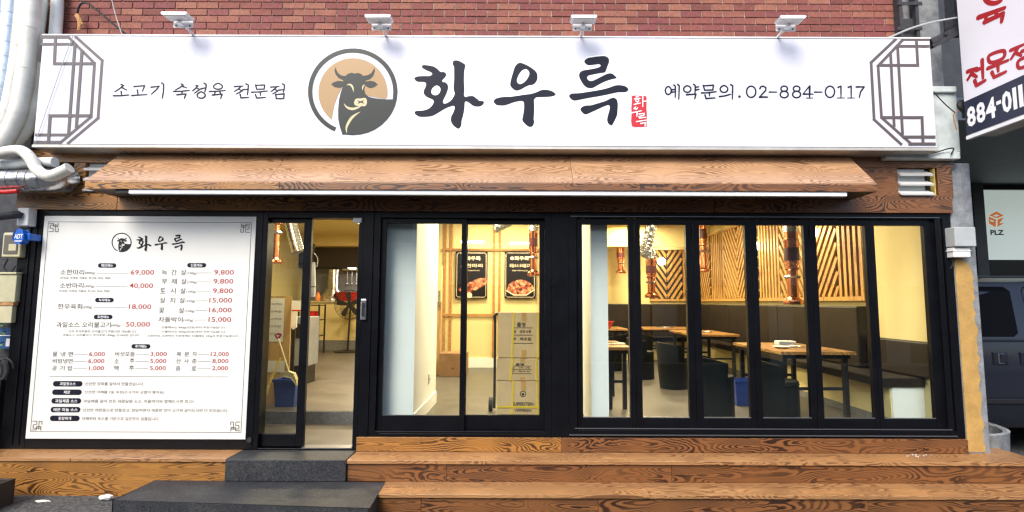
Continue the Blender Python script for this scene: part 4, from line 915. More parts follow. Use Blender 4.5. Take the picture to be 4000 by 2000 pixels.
# steel bracket carrying the banner
sb = thing('steel_bracket', 'dark steel bracket and post holding the projecting banner', 'bracket', P(3720, 150, -.1))
pc = P(3722, 60, -.05)
obj('post', MB().box(pc.x - .035, pc.x + .035, -.10, .0, ZS(3720, 135, -.05), 5.3), 'iron', sb, bevel=.004)
obj('beam', MB().bar(P(3632, 165, -.16), P(3760, 105, -.16), .05, .045), 'iron', sb)
obj('beam', MB().bar(P(3636, 184, -.18), P(3756, 122, -.18), .05, .035), 'iron', sb)
obj('joint_plate', MB().box(XS(3700, 110, -.15), XS(3762, 110, -.15), -.135, -.11, ZS(3720, 140, -.15), ZS(3720, 72, -.15)), 'iron', sb)
obj('bolt', MB().tube([P(3697, 130, -.19), P(3697, 130, -.21)], .012, 8, smooth=0), 'steel', sb)
# grey socket box on the pier
gb = thing('socket_box', 'grey electrical box with cable on the right corner pier', 'box', P(3740, 1005, -.05))
for nm, (ya, yb, xa, xb), d in (('cover', (890, 965, 3699, 3780), .11), ('lower_case', (968, 1006, 3706, 3772), .08), ('ridge', (978, 983, 3703, 3775), .085)):
    obj(nm, MB().box(XS(xa, ya, -.03), XS(xb, ya, -.03), -d, -.0005, ZS(3740, yb, -.05), ZS(3740, ya, -.05)), 'grey_plastic' if nm == 'cover' else 'white_plastic', gb, bevel=.006)
obj('cable', MB().tube([P(3716, 1006, -.03), P(3722, 1030, -.03), P(3712, 1050, -.02)], .006, 6), 'black_rubber', gb)

# ================================================================== PROJECTING BANNER AND NEIGHBOUR
BX = 3.93
bn = thing('projecting_banner', 'white projecting banner with red brush letters and navy phone band', 'banner', (4.05, -.7, 3.18))
BPL = Plane((BX, 0, 0), (0, -1, 0), (0, 0, 1))
bz = PX(3775, 533, BX).z; by = PX(3775, 533, BX).y
obj('banner_box', MB().box(BX + .003, BX + .26, by - 1.5, by, bz, bz + 2.4), 'sign_edge', bn, bevel=.004)
nzb = BPL.px(3773, 395)[1]
obj('banner_face', MB().box(BX, BX + .0028, by - 1.49, by - .004, nzb + .001, bz + 2.39), 'banner', bn)
obj('navy_band', MB().box(BX, BX + .0028, by - 1.49, by - .004, bz + .008, nzb), 'banner_navy', bn)
obj('bottom_trim', MB().box(BX - .004, BX + .03, by - 1.5, by, bz - .03, bz - .001), 'white_metal', bn)
a0 = -by + .02
for ch, xa, xb in (('8', 3776, 3810), ('8', 3813, 3848), ('4', 3850, 3889), ('-', 3892, 3911), ('0', 3914, 3952), ('1', 3957, 3972), ('1', 3980, 3997), ('7', 4005, 4045)):
    ua, ub = BPL.px(xa, 440 - (xa - 3775) * .3)[0], BPL.px(xb, 440 - (xb - 3775) * .3)[0]
    obj('digit', text_on(MB(), BPL, ch, ua, ub, bz + (.165 if ch == '-' else .07), bz + .195 if ch == '-' else nzb - .065, .001, .035), 'halo_white', bn)
RT = [[(1435,515),(1500,490)],[(1482,498),(1436,572)],[(1465,530),(1500,552)],[(1500,505),(1540,486)],[(1540,432),(1546,562)],[(1487,580),(1500,615),(1562,578)],
      [(1590,400),(1602,450),(1690,418),(1692,365),(1590,400)],[(1580,492),(1725,434)],[(1652,466),(1656,512)],[(1610,520),(1626,556),(1710,516)],
      [(1745,362),(1835,322)],[(1800,340),(1748,424)],[(1780,378),(1820,400)],[(1825,370),(1870,350)],[(1868,290),(1876,420)],[(1800,440),(1808,490),(1880,455),(1876,405),(1800,440)],
      oval(1620,-20,62,44,10),[(1512,126),(1700,58)],[(1570,105),(1566,140)],[(1640,80),(1645,115)],[(1558,158),(1690,98),(1680,155)]]
letters('letter', BPL, [q for q in RT[:16]], lambda a, b: (3000 + a / 1.84, b / 1.84), 23, .001, 'ink_red', bn, [1572, 1738])
obj('letter', strokes(MB(), BPL, RT[16:], lambda a, b: (3000 + a / 1.84, b / 1.84), 27, .001), 'ink_red', bn)

ng = thing('neighbour_building', 'dark clad neighbouring building with frosted window beyond the blue van', 'building', (6.5, 3, .05))
NY = 2.95
obj('canopy', MB().box(4.2, 9, .25, NY, 3.52, 3.75), 'soffit', ng)
obj('wall', MB().box(5.9, 10.5, NY + .06, NY + .4, .0, 7), 'dark_cladding', ng)
pz = lambda y: ZS(3900, y, NY); px_ = lambda x: XS(x, 850, NY)
obj('post', MB().box(px_(3795), px_(3838), NY - .05, NY + .058, .05, 3.515), 'dark_cladding', ng)
w1 = obj('window', MB().box(px_(3842), px_(4090), NY + .0, NY + .055, pz(1095), pz(1015)), 'black_frame', ng)
obj('transom_bar', MB().box(px_(3842), px_(4090), NY + .0, NY + .055, pz(740), pz(722)), 'black_frame', w1)
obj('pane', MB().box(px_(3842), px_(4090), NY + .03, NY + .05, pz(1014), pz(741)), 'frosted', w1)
obj('pane', MB().box(px_(3842), px_(4090), NY + .03, NY + .05, pz(721), pz(640)), 'grey_stone', w1)
NP = facade(NY + .029)
hx_ = [(3892, 828), (3918, 842), (3912, 872), (3888, 884), (3866, 872), (3866, 842)]
c_ = (3891, 856)
lg = MB()
for i, tri in enumerate((((3892, 826), (3921, 842), (3893, 853), (3864, 841)), ((3862, 846), (3890, 858), (3889, 888), (3863, 873)), ((3896, 858), (3922, 848), (3904, 872), (3922, 872), (3896, 886)))):
    lg.face(NP, [[NP.px(*p) for p in tri]], .001 + i * .0002)
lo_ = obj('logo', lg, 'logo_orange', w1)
lg2 = MB().face(NP, [[NP.px(*p) for p in ((3878, 842), (3892, 837), (3904, 842), (3892, 847))]], .002).face(NP, [[NP.px(*p) for p in ((3868, 858), (3882, 863), (3882, 868), (3868, 864))]], .002)
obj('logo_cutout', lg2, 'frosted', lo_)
obj('lettering', text_px(MB(), NP, 'PLZ', 3869, 3922, 908, 20, .001, .04), 'black_plastic', w1)

# round concrete planter ring behind the step
rc = PZ(3850, 1760, .30)
rg = thing('concrete_planter', 'round pale concrete planter rim behind the right end of the step', 'planter', (4.25, .45, .05))
obj('ring', MB().lathe([(.44, 0), (.46, .44), (.465, .47), (.44, .48), (.41, .465), (.40, .36), (.39, .02)], (4.27, .62, .05), 36, cap=False), 'concrete', rg, smooth=True)
obj('soil', MB().lathe([(.001, .30), (.395, .31)], (4.27, .62, .05), 30, cap=False), 'kitchen_dark', rg)

# blue van, nose to the right
VY = 1.05
van = thing('van', 'dark blue van parked behind the corner pier at right edge', 'van', (6.4, 2.0, .04))
vx0, vx1 = 4.0, 8.9
vz = lambda y: ZS(3900, y, VY)
belt, roof, sill = vz(1330), vz(1083), .42
def vloft(secs, x0, x1):
    m = MB(); n = len(secs)
    for x in (x0, x1): m.v += [(x, y, z) for y, z in secs]
    m.f = [(i, (i + 1) % n, (i + 1) % n + n, i + n) for i in range(n)] + [tuple(reversed(range(n))), tuple(range(n, 2 * n))]
    return m
cyw = VY + .95
def sect(inset=0, dz=0):
    L_ = [(VY + .10, sill - .06), (VY + .015, sill + .04), (VY - .005, sill + .35), (VY - .01, belt - .18), (VY + .012, belt), (VY + .11, roof - .16), (VY + .17, roof - .05), (VY + .32, roof + .01)]
    return L_ + [(2 * cyw - y, z) for y, z in reversed(L_)]
obj('body', vloft(sect(), vx0, 7.6), 'van_paint', van, bevel=.02, smooth=True)
S2 = [(y, min(z, belt + .02)) for y, z in sect()]
nose = MB(); n_ = len(sect())
prof = [(7.6, lambda z: z), (8.2, lambda z: min(z, belt + (roof - belt) * .35)), (8.75, lambda z: min(z, belt - .12)), (8.9, lambda z: min(z, belt - .35))]
for x, f_ in prof: nose.v += [(x, y, f_(z)) for y, z in sect()]
for k in range(3): nose.f += [(k * n_ + i, k * n_ + (i + 1) % n_, (k + 1) * n_ + (i + 1) % n_, (k + 1) * n_ + i) for i in range(n_)]
nose.f.append(tuple(range(3 * n_, 4 * n_)))
obj('nose', nose, 'van_paint', van, smooth=True)
def side_y(z): return VY + .012 + (z - belt) / (roof - .16 - belt) * .098 if z < roof - .16 else VY + .11 + (z - roof + .16) / .11 * .06
wx_ = [XS(3700, 1200, VY), XS(3985, 1200, VY), XS(4180, 1200, VY), XS(4420, 1200, VY)]
for a, b in ((4.2, wx_[1]), (wx_[1] + .13, wx_[1] + 1.15), (wx_[1] + 1.3, 7.55)):
    z0, z1 = belt + .04, roof - .10; q = .05
    pts = [(a + q, z0), (b - q * 1.6, z0), (b - q * .5, z0 + q * .8), (b, z1 - q), (b - q, z1), (a + q, z1), (a, z1 - q), (a, z0 + q)]
    m = MB(); m.v = [(x, side_y(z) - .006, z) for x, z in pts] + [(x, side_y(z) + .02, z) for x, z in pts]
    m.f = [tuple(range(8))] + [(i, i + 8, (i + 1) % 8 + 8, (i + 1) % 8) for i in range(8)]
    obj('side_window', m, 'van_glass', van)
obj('belt_moulding', MB().box(4.02, 7.58, VY - .006, VY + .02, belt - .012, belt + .012), 'van_paint', van, bevel=.005)
obj('rub_strip', MB().box(4.02, 7.55, VY - .022, VY - .004, sill + .22, sill + .27), 'black_plastic', van, bevel=.006)
obj('roof_rail', MB().box(4.05, 7.4, VY + .2, VY + .235, roof + .0, roof + .03), 'van_paint', van, bevel=.008)
for x in (wx_[1] + .05, wx_[1] + 1.22): obj('door_seam', MB().box(x, x + .006, VY - .0125, VY - .008, sill + .02, belt - .02), 'black_plastic', van)
for hx in (XS(3903, 1395, VY), XS(4010, 1408, VY)):
    h_ = obj('door_handle', MB().box(hx - .08, hx + .08, VY - .02, VY - .005, vz(1425), vz(1375)), 'van_paint', van, bevel=.012)
    obj('recess', MB().box(hx - .03, hx + .035, VY - .0235, VY - .0205, vz(1420), vz(1380)), 'track_metal', h_, bevel=.004)
    obj('grip', MB().box(hx - .012, hx + .075, VY - .034, VY - .0245, vz(1416), vz(1382)), 'van_paint', h_, bevel=.008)
for x in (4.75, 7.9):
    wl = obj('wheel', MB().lathe([(.21, -.1), (.32, -.1), (.345, -.06), (.345, .06), (.32, .1), (.21, .1)], (x, VY + .13, .385), 28, Matrix.Rotation(R(90), 4, 'X')), 'black_rubber', van, smooth=True)
    obj('rim', MB().lathe([(.02, .085), (.08, .09), (.19, .07), (.205, .099)], (x, VY + .13, .385), 24, Matrix.Rotation(R(90), 4, 'X')), 'steel', wl, smooth=True)
obj('headlight', MB().box(8.55, 8.75, VY + .05, VY + .2, belt - .45, belt - .28), 'clear_glass', van)

# building across the street (seen only in the panes)
op = thing('street_building', 'plain grey building across the street mirrored in the glass', 'building', (0, -11, 0))
OY = -9.6
obj('wall', MB().box(-16, 14, OY - 1.0, OY, -.1, 4.6), 'opp_wall', op)
for k in range(9):
    x = -14.5 + k * 3.2
    f_ = obj('window', MB().box(x, x + 1.9, OY + .001, OY + .05, 3.3, 4.4), 'white_metal', op); obj('pane', MB().box(x + .07, x + 1.83, OY + .0505, OY + .06, 3.37, 4.33), 'opp_glass', f_)
    s_ = obj('shop_window', MB().box(x - .4, x + 2.1, OY + .001, OY + .05, .1, 2.2), 'black_frame', op); obj('pane', MB().box(x - .3, x + 2.0, OY + .0505, OY + .06, .2, 2.1), 'opp_glass', s_)
os_ = obj('cafe_sign', MB().box(-7.9, -5.0, OY + .001, OY + .15, 2.4, 3.05), 'opp_sign', op)
OPL = Plane((0, OY + .151, 0), (-1, 0, 0), (0, 0, 1))
obj('sign_lettering', text_on(MB(), OPL, '카페니', 5.5, 7.5, 2.5, 2.95, .001, .02), 'opp_letters', os_)

# ================================================================== INTERIOR
# ------ lamps that are lit
def area(name, loc, sx, sy, pw, col=(1, .80, .50)):
    l = bpy.data.lights.new(name, 'AREA'); l.shape = 'RECTANGLE'; l.size = sx; l.size_y = sy; l.energy = pw; l.color = col
    o = bpy.data.objects.new(name, l); COL.objects.link(o); o.location = loc; return o
CL = [(-2.7, .6, 'over the entrance step'), (-3.0, 2.4, 'over the left aisle'), (-3.0, 5.6, 'nearest the kitchen'), (-.3, 1.6, 'above the stacked cartons'), (-.4, 3.5, 'in front of the two posters'), (2.3, 1.6, 'over the nearest table'), (2.3, 3.6, 'over the middle table'), (2.2, 5.3, 'over the farthest table')]
for x, y, s in CL:
    t = thing('ceiling_light', 'square white ceiling light panel ' + s, 'ceiling light', (x, y, CEIL - .05), 'ceiling light panels')
    obj('frame', MB().box(x - .32, x + .32, y - .32, y + .32, CEIL - .04, CEIL - .0005), 'white_metal', t); obj('diffuser', MB().box(x - .29, x + .29, y - .29, y + .29, CEIL - .045, CEIL - .0405), 'panel_glow', t)
    lo = area('ceiling_light_lamp', (x, y, CEIL - .06), .56, .56, 24 if y < 1 else 52); lo.parent = t; lo.matrix_parent_inverse = Matrix.Translation(-t.location)
# ------ slatted wood panelling on the right wall and on the back wall
SX = WX1
pan = thing('slat_panel', 'pine slat wall panel of upright and slanting slats along the right wall', 'wall panel', (SX, 3.6, 1.80))
PZ0, PZ1 = 1.80, 3.06
obj('panel_backing', MB().box(SX - .012, SX - .001, 1.03, 6.45, PZ0, PZ1), 'kitchen_dark', pan)
obj('bottom_rail', MB().box(SX - .06, SX - .0125, 1.03, 6.45, PZ0 - .05, PZ0 - .001), 'pine_slat', pan); obj('top_rail', MB().box(SX - .06, SX - .0125, 1.03, 6.45, PZ1 + .001, PZ1 + .04), 'pine_slat', pan)
def clip_seg(p, d, y0, y1, z0, z1):
    t0, t1 = -9, 9
    for q, dd, lo, hi in ((p[0], d[0], y0, y1), (p[1], d[1], z0, z1)):
        if abs(dd) < 1e-6:
            if not lo < q < hi: return None
            continue
        a, b = sorted(((lo - q) / dd, (hi - q) / dd)); t0, t1 = max(t0, a), min(t1, b)
    return (t0, t1) if t1 - t0 > .06 else None
def slats(parent, y0, y1, kind, put):
    if kind == 'v':
        y = y0 + .05
        while y < y1 - .02: put(parent, (y, PZ0), (y, PZ1)); y += .098
        return
    ang = R(56) if kind == '/' else R(124)
    d = (math.cos(ang), math.sin(ang)); nrm = (-d[1], d[0]); c = ((y0 + y1) / 2, (PZ0 + PZ1) / 2); k = -14
    while k < 15:
        p = (c[0] + nrm[0] * .098 * k, c[1] + nrm[1] * .098 * k); r = clip_seg(p, d, y0, y1, PZ0, PZ1)
        if r: put(parent, (p[0] + d[0] * r[0], p[1] + d[1] * r[0]), (p[0] + d[0] * r[1], p[1] + d[1] * r[1]))
        k += 1
def put_r(par, a, b): obj('slat', MB().bar((SX - .03, a[0], a[1]), (SX - .03, b[0], b[1]), .034 + random.uniform(-.003, .003), .05, up=(1, 0, 0)).v and MB().bar((SX - .03, a[0], a[1]), (SX - .03, b[0], b[1]), .05, .034 + random.uniform(-.004, .004), up=(1, 0, 0)), 'pine_slat', par)
for y0, y1, kd in ((1.03, 1.52, 'v'), (1.52, 2.25, '\\'), (2.25, 2.9, '/'), (2.9, 3.65, 'v'), (3.65, 4.4, '\\'), (4.4, 5.0, '/'), (5.0, 5.75, 'v'), (5.75, 6.4, '\\')): slats(pan, y0, y1, kd, put_r)
# back wall panel
pb = thing('slat_panel', 'pine slat panel on the back wall of the dining room', 'wall panel', (3.2, 6.49, 1.80))
obj('panel_backing', MB().box(2.75, SX - .07, 6.488, 6.499, PZ0, 2.855), 'kitchen_dark', pb); obj('bottom_rail', MB().box(2.75, SX - .07, 6.44, 6.487, PZ0 - .05, PZ0 - .001), 'pine_slat', pb)
def put_b(par, a, b):
    if a[1] > 2.85: return
    if b[1] > 2.85:
        t = (2.85 - a[1]) / (b[1] - a[1]); b = (a[0] + (b[0] - a[0]) * t, 2.85)
    if abs(a[0] - b[0]) + abs(a[1] - b[1]) < .08: return
    obj('slat', MB().bar((a[0], 6.47, a[1]), (b[0], 6.47, b[1]), .05, .034, up=(0, 1, 0)), 'pine_slat', par)
for y0, y1, kd in ((2.78, 3.12, '\\'), (3.12, 3.45, '/'), (3.45, 3.74, 'v')): slats(pb, y0, y1, kd, put_b)
# globe wall lamps
for (x, y, z, lab) in ((SX - .13, 3.55, 2.63, 'round lit globe lamp on the slatted wall in the middle'), (SX - .13, 1.9, 2.62, 'round lit globe lamp nearest on the slatted wall'), (2.98, 6.34, 2.6, 'round lit globe lamp on the back wall panel')):
    t = thing('globe_lamp', lab, 'lamp', (x, y, z), 'globe lamps on the slat panels')
    obj('globe', MB().sphere((x, y, z), .085, 20, 12), 'lamp_glow', t, smooth=True)
    e = Vector((SX - .05, y, z)) if y < 6 else Vector((x, 6.45, z))
    d = (e - Vector((x, y, z))).normalized()
    obj('mount', MB().tube([Vector((x, y, z)) + d * .08, e], .03, 12, smooth=0), 'white_metal', t)
    l = bpy.data.lights.new('globe_lamp_light', 'POINT'); l.energy = 7; l.color = (1, .8, .5); l.shadow_soft_size = .09
    o = bpy.data.objects.new('globe_lamp_light', l); COL.objects.link(o); o.location = Vector((x, y, z)) - d * .14; adopt(o, t)
# ------ bench along the right wall and the back wall
bk = thing('wall_bench', 'dark brown padded bench running along the slatted wall', 'bench', (3.5, 3, FL))
BXs = 3.40
for i in range(6):
    a, b = 1.05 + i * .9, 1.05 + (i + 1) * .9
    obj('back_cushion', MB().box(SX - .14, SX - .001, a + .004, min(b, 6.49) - .004, 1.02, 1.69), 'bench_brown', bk, bevel=.018)
obj('back_cushion', MB().box(SX - .06, SX - .001, .165, 1.045, 1.02, 1.36), 'bench_brown', bk, bevel=.018)
for a, b in ((.84, 1.8), (1.8, 2.75), (2.75, 3.69)): obj('back_cushion', MB().box(a + .004, b - .004, 6.36, 6.499, 1.02, 1.69), 'bench_brown', bk, bevel=.018)
obj('seat', MB().box(BXs, SX - .002, .30, 6.36, .93, 1.015), 'bench_brown', bk, bevel=.012)
obj('seat', MB().box(.84, BXs - .002, 5.9, 6.355, .93, 1.015), 'bench_brown', bk, bevel=.012)
obj('seat_base', MB().box(BXs + .12, SX - .005, .34, 6.3, FL, .929), 'cream_wall', bk)
obj('seat_base', MB().box(.86, BXs + .11, 5.93, 6.49, FL, .929), 'cream_wall', bk)
obj('base_trim', MB().box(BXs + .117, BXs + .1195, .36, 6.3, FL + .001, FL + .07), 'grey_stone', bk)
obj('base_end', MB().box(BXs + .13, SX - .004, .325, .339, FL + .001, .925), 'white_wall', bk)
# ------ tables
TZ = 1.235
def table(x0, x1, y0, y1, lab):
    t = thing('dining_table', lab, 'table', ((x0 + x1) / 2, (y0 + y1) / 2, FL), 'dining tables')
    k = 4; wv = (x1 - x0) / k
    tp = obj('table_top', MB().box(x0, x1, y0, y1, TZ - .034, TZ), 'table_wood', t, bevel=.004)
    obj('apron', MB().box(x0 + .04, x1 - .04, y0 + .04, y1 - .04, TZ - .075, TZ - .0345), 'leg_black', t)
    for a in (x0 + .07, x1 - .07):
        for b in (y0 + .09, y1 - .09): obj('leg', MB().box(a - .022, a + .022, b - .022, b + .022, FL, TZ - .0755), 'leg_black', t)
    for b in (y0 + .09, y1 - .09): obj('stretcher', MB().box(x0 + .093, x1 - .093, b - .012, b + .012, FL + .28, FL + .31), 'leg_black', t)
    gr = obj('grill_ring', MB().lathe([(.17, 0), (.17, .008), (.14, .01), (.13, .002)], ((x0 + x1) / 2, (y0 + y1) / 2, TZ + .0005), 24), 'steel', t, smooth=True)
    return t
table(2.6, 3.36, .56, 1.75, 'wooden dining table nearest the folding doors beside the bench')
table(2.62, 3.36, 3.35, 4.6, 'middle wooden dining table beside the slatted wall')
table(2.3, 3.3, 5.15, 5.88, 'farthest wooden dining table beside the bench')
table(.9, 1.2, 1.0, 1.95, 'narrow wooden table half hidden behind the white wall end')
table(1.0, 1.95, 4.9, 5.85, 'wooden table with red basin at the back left of the dining room')
def basin(label, c, r, h, mat, grp=None, name='basin'):
    t = thing(name, label, 'basin', c, grp)
    obj('bowl', MB().lathe([(r * .7, 0), (r * .95, h), (r * 1.05, h), (r * 1.05, h + .012), (r * .92, h + .012), (r * .66, .012)], c, 22), mat, t, smooth=True)
    return t
basin('red plastic basin on the back left table', (1.55, 5.1, TZ + .01), .17, .11, 'red_plastic')
t = thing('tableware_set', 'white dish and cutlery box on the nearest table', 'tableware', (2.9, .8, TZ)); obj('dish', MB().lathe([(.05, 0), (.09, .02), (.085, .022), (.05, .006)], (2.8, .95, TZ + .001), 20), 'white_plastic', t, smooth=True); obj('cutlery_box', MB().box(2.95, 3.15, 1.3, 1.42, TZ + .001, TZ + .05), 'white_plastic', t, bevel=.008)
# ------ tub chairs
def chair(x, y, rz, lab):
    t = thing('tub_chair', lab, 'chair', (x, y, FL), 'dark tub chairs round the tables')
    rot = Matrix.Translation((x, y, FL)) @ Matrix.Rotation(rz, 4, 'Z')
    sh = MB(); n = 26; zs = ((.02, .19), (.22, .205), (.42, .215), (.53, .225), (.62, .225))
    for layer in (0, 1):
        for z, r in zs:
            for k in range(n + 1):
                a = R(-200 + 220 * k / n) + R(0); rr = r - (.022 if layer else 0); top = 1 - .32 * abs(2 * k / n - 1) ** 2.2
                zz = z if z < .42 else .42 + (z - .42) * top
                sh.v.append(tuple(rot @ Vector((rr * math.cos(a), rr * math.sin(a), zz))))
    m = n + 1; q = len(zs)
    for L_ in (0, 1):
        for i in range(q - 1):
            for k in range(n):
                f_ = (L_ * q * m + i * m + k, L_ * q * m + i * m + k + 1, L_ * q * m + (i + 1) * m + k + 1, L_ * q * m + (i + 1) * m + k); sh.f.append(f_ if L_ == 0 else tuple(reversed(f_)))
    for k in range(n): sh.f.append(((q - 1) * m + k, (q - 1) * m + k + 1, q * m + (q - 1) * m + k + 1, q * m + (q - 1) * m + k))
    for k in (0, n):
        for i in range(q - 1): sh.f.append((i * m + k, (i + 1) * m + k, q * m + (i + 1) * m + k, q * m + i * m + k))
    obj('shell', sh, 'chair_dark', t, smooth=True)
    obj('seat_cushion', MB().lathe([(.05, .36), (.18, .36), (.19, .38), (.18, .415), (.05, .422)], (x, y, FL), 24), 'chair_dark', t, smooth=True)
    obj('base', MB().lathe([(.185, .001), (.185, .36)], (x, y, FL), 24), 'chair_dark', t, smooth=True)
    return t
chair(2.50, .44, R(-120), 'dark tub chair nearest the glass, in front of the nearest table')
chair(2.0, .75, R(-95), 'dark tub chair left of the nearest table')
chair(2.08, 2.5, R(-85), 'dark tub chair between the nearest and the middle table')
chair(1.85, 3.4, R(-100), 'dark tub chair left of the middle table')
chair(2.1, 4.5, R(-60), 'dark tub chair at the far end of the middle table')
chair(1.6, 4.35, R(60), 'dark tub chair before the red basin table')
# ------ exhaust hoods: flexible duct + copper tube
def hood(x, y, zb, zt, lab, duct=None, r=.055, chrome=False):
    t = thing('exhaust_hood', lab, 'exhaust hood', (x, y, zb), 'exhaust hoods over the tables')
    L_ = zt - zb
    obj('copper_tube', MB().lathe([(r * 1.35, zb + L_ * .56), (r * 1.35, zb + L_ * .86), (r * 1.45, zb + L_ * .87), (r * 1.45, zb + L_ * .9), (r * 1.3, zb + L_ * .91), (r * 1.3, zt)], (x, y, 0), 20), 'copper', t, smooth=True)
    obj('sleeve', MB().lathe([(r * 1.4, zb + L_ * .60), (r * 1.4, zb + L_ * .78)], (x, y, 0), 20), 'dark_red', t, smooth=True)
    obj('inner_tube', MB().lathe([(r, zb + .05), (r, zb + L_ * .47), (r * 1.3, zb + L_ * .49), (r * 1.3, zb + L_ * .52), (r * 1.05, zb + L_ * .53), (r * 1.05, zb + L_ * .56)], (x, y, 0), 20), 'copper', t, smooth=True)
    obj('bell', MB().lathe([(r * 1.7, zb), (r * 1.85, zb + .02), (r * 1.75, zb + .045), (r * 1.2, zb + .065), (r, zb + .08)], (x, y, 0), 20), 'copper', t, smooth=True)
    obj('grip_ring', MB().lathe([(r * 1.3, zb + L_ * .36), (r * 1.55, zb + L_ * .38), (r * 1.3, zb + L_ * .40)], (x, y, 0), 20), 'steel', t, smooth=True)
    if duct:
        c = crom3([Vector(p) for p in duct], 8); L2 = sum((c[i + 1] - c[i]).length for i in range(len(c) - 1))
        obj('flexible_duct', MB().tube(c, lambda q: r * 1.45 * (1 + .05 * math.sin(q * L2 * 150)), 14, smooth=4), 'silver_duct', t, smooth=True)
    else:
        if zt < 2.85: obj('flexible_duct', MB().tube([(x, y, zt), (x, y, CEIL)], r * 1.4, 14, smooth=0), 'silver_duct', t, smooth=True)
h1 = P(3100, 1190, .85); hood(h1.x, .85, h1.z, h1.z + .78, 'large copper exhaust hood nearest the glass over the nearest table')
h2 = P(2545, 1163, 2.9); hood(h2.x, 2.9, h2.z, h2.z + .60, 'copper exhaust hood hanging from a slanting silver duct over the middle table', [(h2.x, 2.9, h2.z + .57), (h2.x - .01, 2.9, h2.z + .66), (h2.x - .10, 2.88, h2.z + .68), (h2.x - .04, 2.85, h2.z + .86), (h2.x + .10, 2.8, CEIL + .02)])
h3 = P(2425, 1068, 6.0); hood(h3.x, 6.0, h3.z, 2.859, 'small copper exhaust hood over the back left table', r=.06)
h4 = P(2748, 1062, 5.2); hood(h4.x, 5.2, h4.z, h4.z + 1.05, 'small copper exhaust hood over the farthest table', r=.06)
h5 = P(2083, 1078, 1.9); hood(h5.x, 1.9, h5.z, h5.z + .62, 'copper exhaust hood right of the framed posters', [(h5.x, 1.9, h5.z + .58), (h5.x, 1.9, h5.z + .72), (h5.x - .08, 1.9, h5.z + .80), (h5.x - .5, 2.0, h5.z + .62)], r=.042)
h6 = P(1068, 1030, 1.9); hood(h6.x, 1.9, h6.z, h6.z + 1.05, 'bright copper exhaust hood seen through the glass door', r=.062)
d7 = pipe('ribbed grey flexible duct slanting behind the glass door', [(1120, 800), (1135, 870), (1152, 940), (1165, 985)], 46, 'silver_duct', 2.3, rings=.05, name='duct', grp='ducts inside', cat='duct')

# ------ poster wall
WY = 4.62
ba = thing('batten_lattice', 'thin wood batten lattice on the poster wall', 'wall panel', (-.3, WY, FL))
for px in (1737, 1761, 1929, 1951, 2110):
    x = XS(px, 1100, WY); obj('batten', MB().box(x - .022, x + .022, WY - .03, WY - .0005, FL + .18, CEIL - .005), 'batten', ba)
for py in (976, 1231):
    z = ZS(1930, py, WY); obj('batten', MB().box(XS(1728, py, WY), .6, WY - .045, WY - .0305, z - .02, z + .02), 'batten', ba)
def poster(a, b, lab, food):
    x0, x1, z0, z1 = XS(a, 1075, WY), XS(b, 1075, WY), ZS(a, 1166, WY), ZS(a, 984, WY)
    t = thing('poster', lab, 'poster', ((x0 + x1) / 2, WY, z0), 'posters on the lattice wall')
    obj('board', MB().box(x0, x1, WY - .07, WY - .0455, z0, z1), 'poster_black', t)
    pp = facade(WY - .071); m = MB(); k = .025
    lo = [(x0 + k * 2, z0 + k), (x1 - k * 2, z0 + k), (x1 - k, z0 + k * 2), (x1 - k, z1 - k * 2), (x1 - k * 2, z1 - k), (x0 + k * 2, z1 - k), (x0 + k, z1 - k * 2), (x0 + k, z0 + k * 2)]
    m.ribbon(pp, lo, .008, .0006, closed=True); obj('border_print', m, 'plate_cream', t)
    w_ = x1 - x0; h_ = z1 - z0; l = MB()
    text_on(l, pp, '화우륵', x0 + w_ * .32, x0 + w_ * .78, z1 - h_ * .19, z1 - h_ * .10, .0006, .02); text_on(l, pp, '소한마리' if food == 'a' else '과일소스 오리불고기', x0 + w_ * .16, x0 + w_ * .84, z1 - h_ * .34, z1 - h_ * .26, .0006, .01)
    text_on(l, pp, '안심살 부채살 토시살 등심', x0 + w_ * .25, x0 + w_ * .75, z1 - h_ * .42, z1 - h_ * .39, .0006)
    l.disc(pp, (x0 + w_ * .24, z1 - h_ * .145), w_ * .055, .0006, 16); obj('lettering', l, 'plate_cream', t)
    f = MB()
    if food == 'a': sh = [(x0 + w_ * .1, z0 + h_ * .18), (x0 + w_ * .45, z0 + h_ * .12), (x0 + w_ * 1.0, z0 + h_ * .34), (x0 + w_ * .82, z0 + h_ * .44), (x0 + w_ * .3, z0 + h_ * .30)]
    else: sh = [(x0 + w_ * .08, z0 + h_ * .18), (x0 + w_ * .3, z0 + h_ * .10), (x0 + w_ * .7, z0 + h_ * .10), (x0 + w_ * .95, z0 + h_ * .2), (x0 + w_ * .8, z0 + h_ * .34), (x0 + w_ * .5, z0 + h_ * .40), (x0 + w_ * .2, z0 + h_ * .33)]
    f.face(pp, [crom2(sh, 4)], .001); obj('food_print', f, 'meat_red', t)
    s = MB().disc(pp, (x0 + w_ * .44, z0 + h_ * .07), w_ * .09, .0014, 16) if food == 'a' else MB().ribbon(pp, [(x0 + w_ * .06, z0 + h_ * .17), (x0 + w_ * .3, z0 + h_ * .075), (x0 + w_ * .7, z0 + h_ * .075), (x0 + w_ * .97, z0 + h_ * .19)], .02, .0014)
    obj('dish_print', s, 'plate_cream', t)
poster(1781, 1905, 'black meat poster crossed by the window mullion', 'a'); poster(1971, 2092, 'black poster with a heaped red meat dish right of the mullion', 'b')
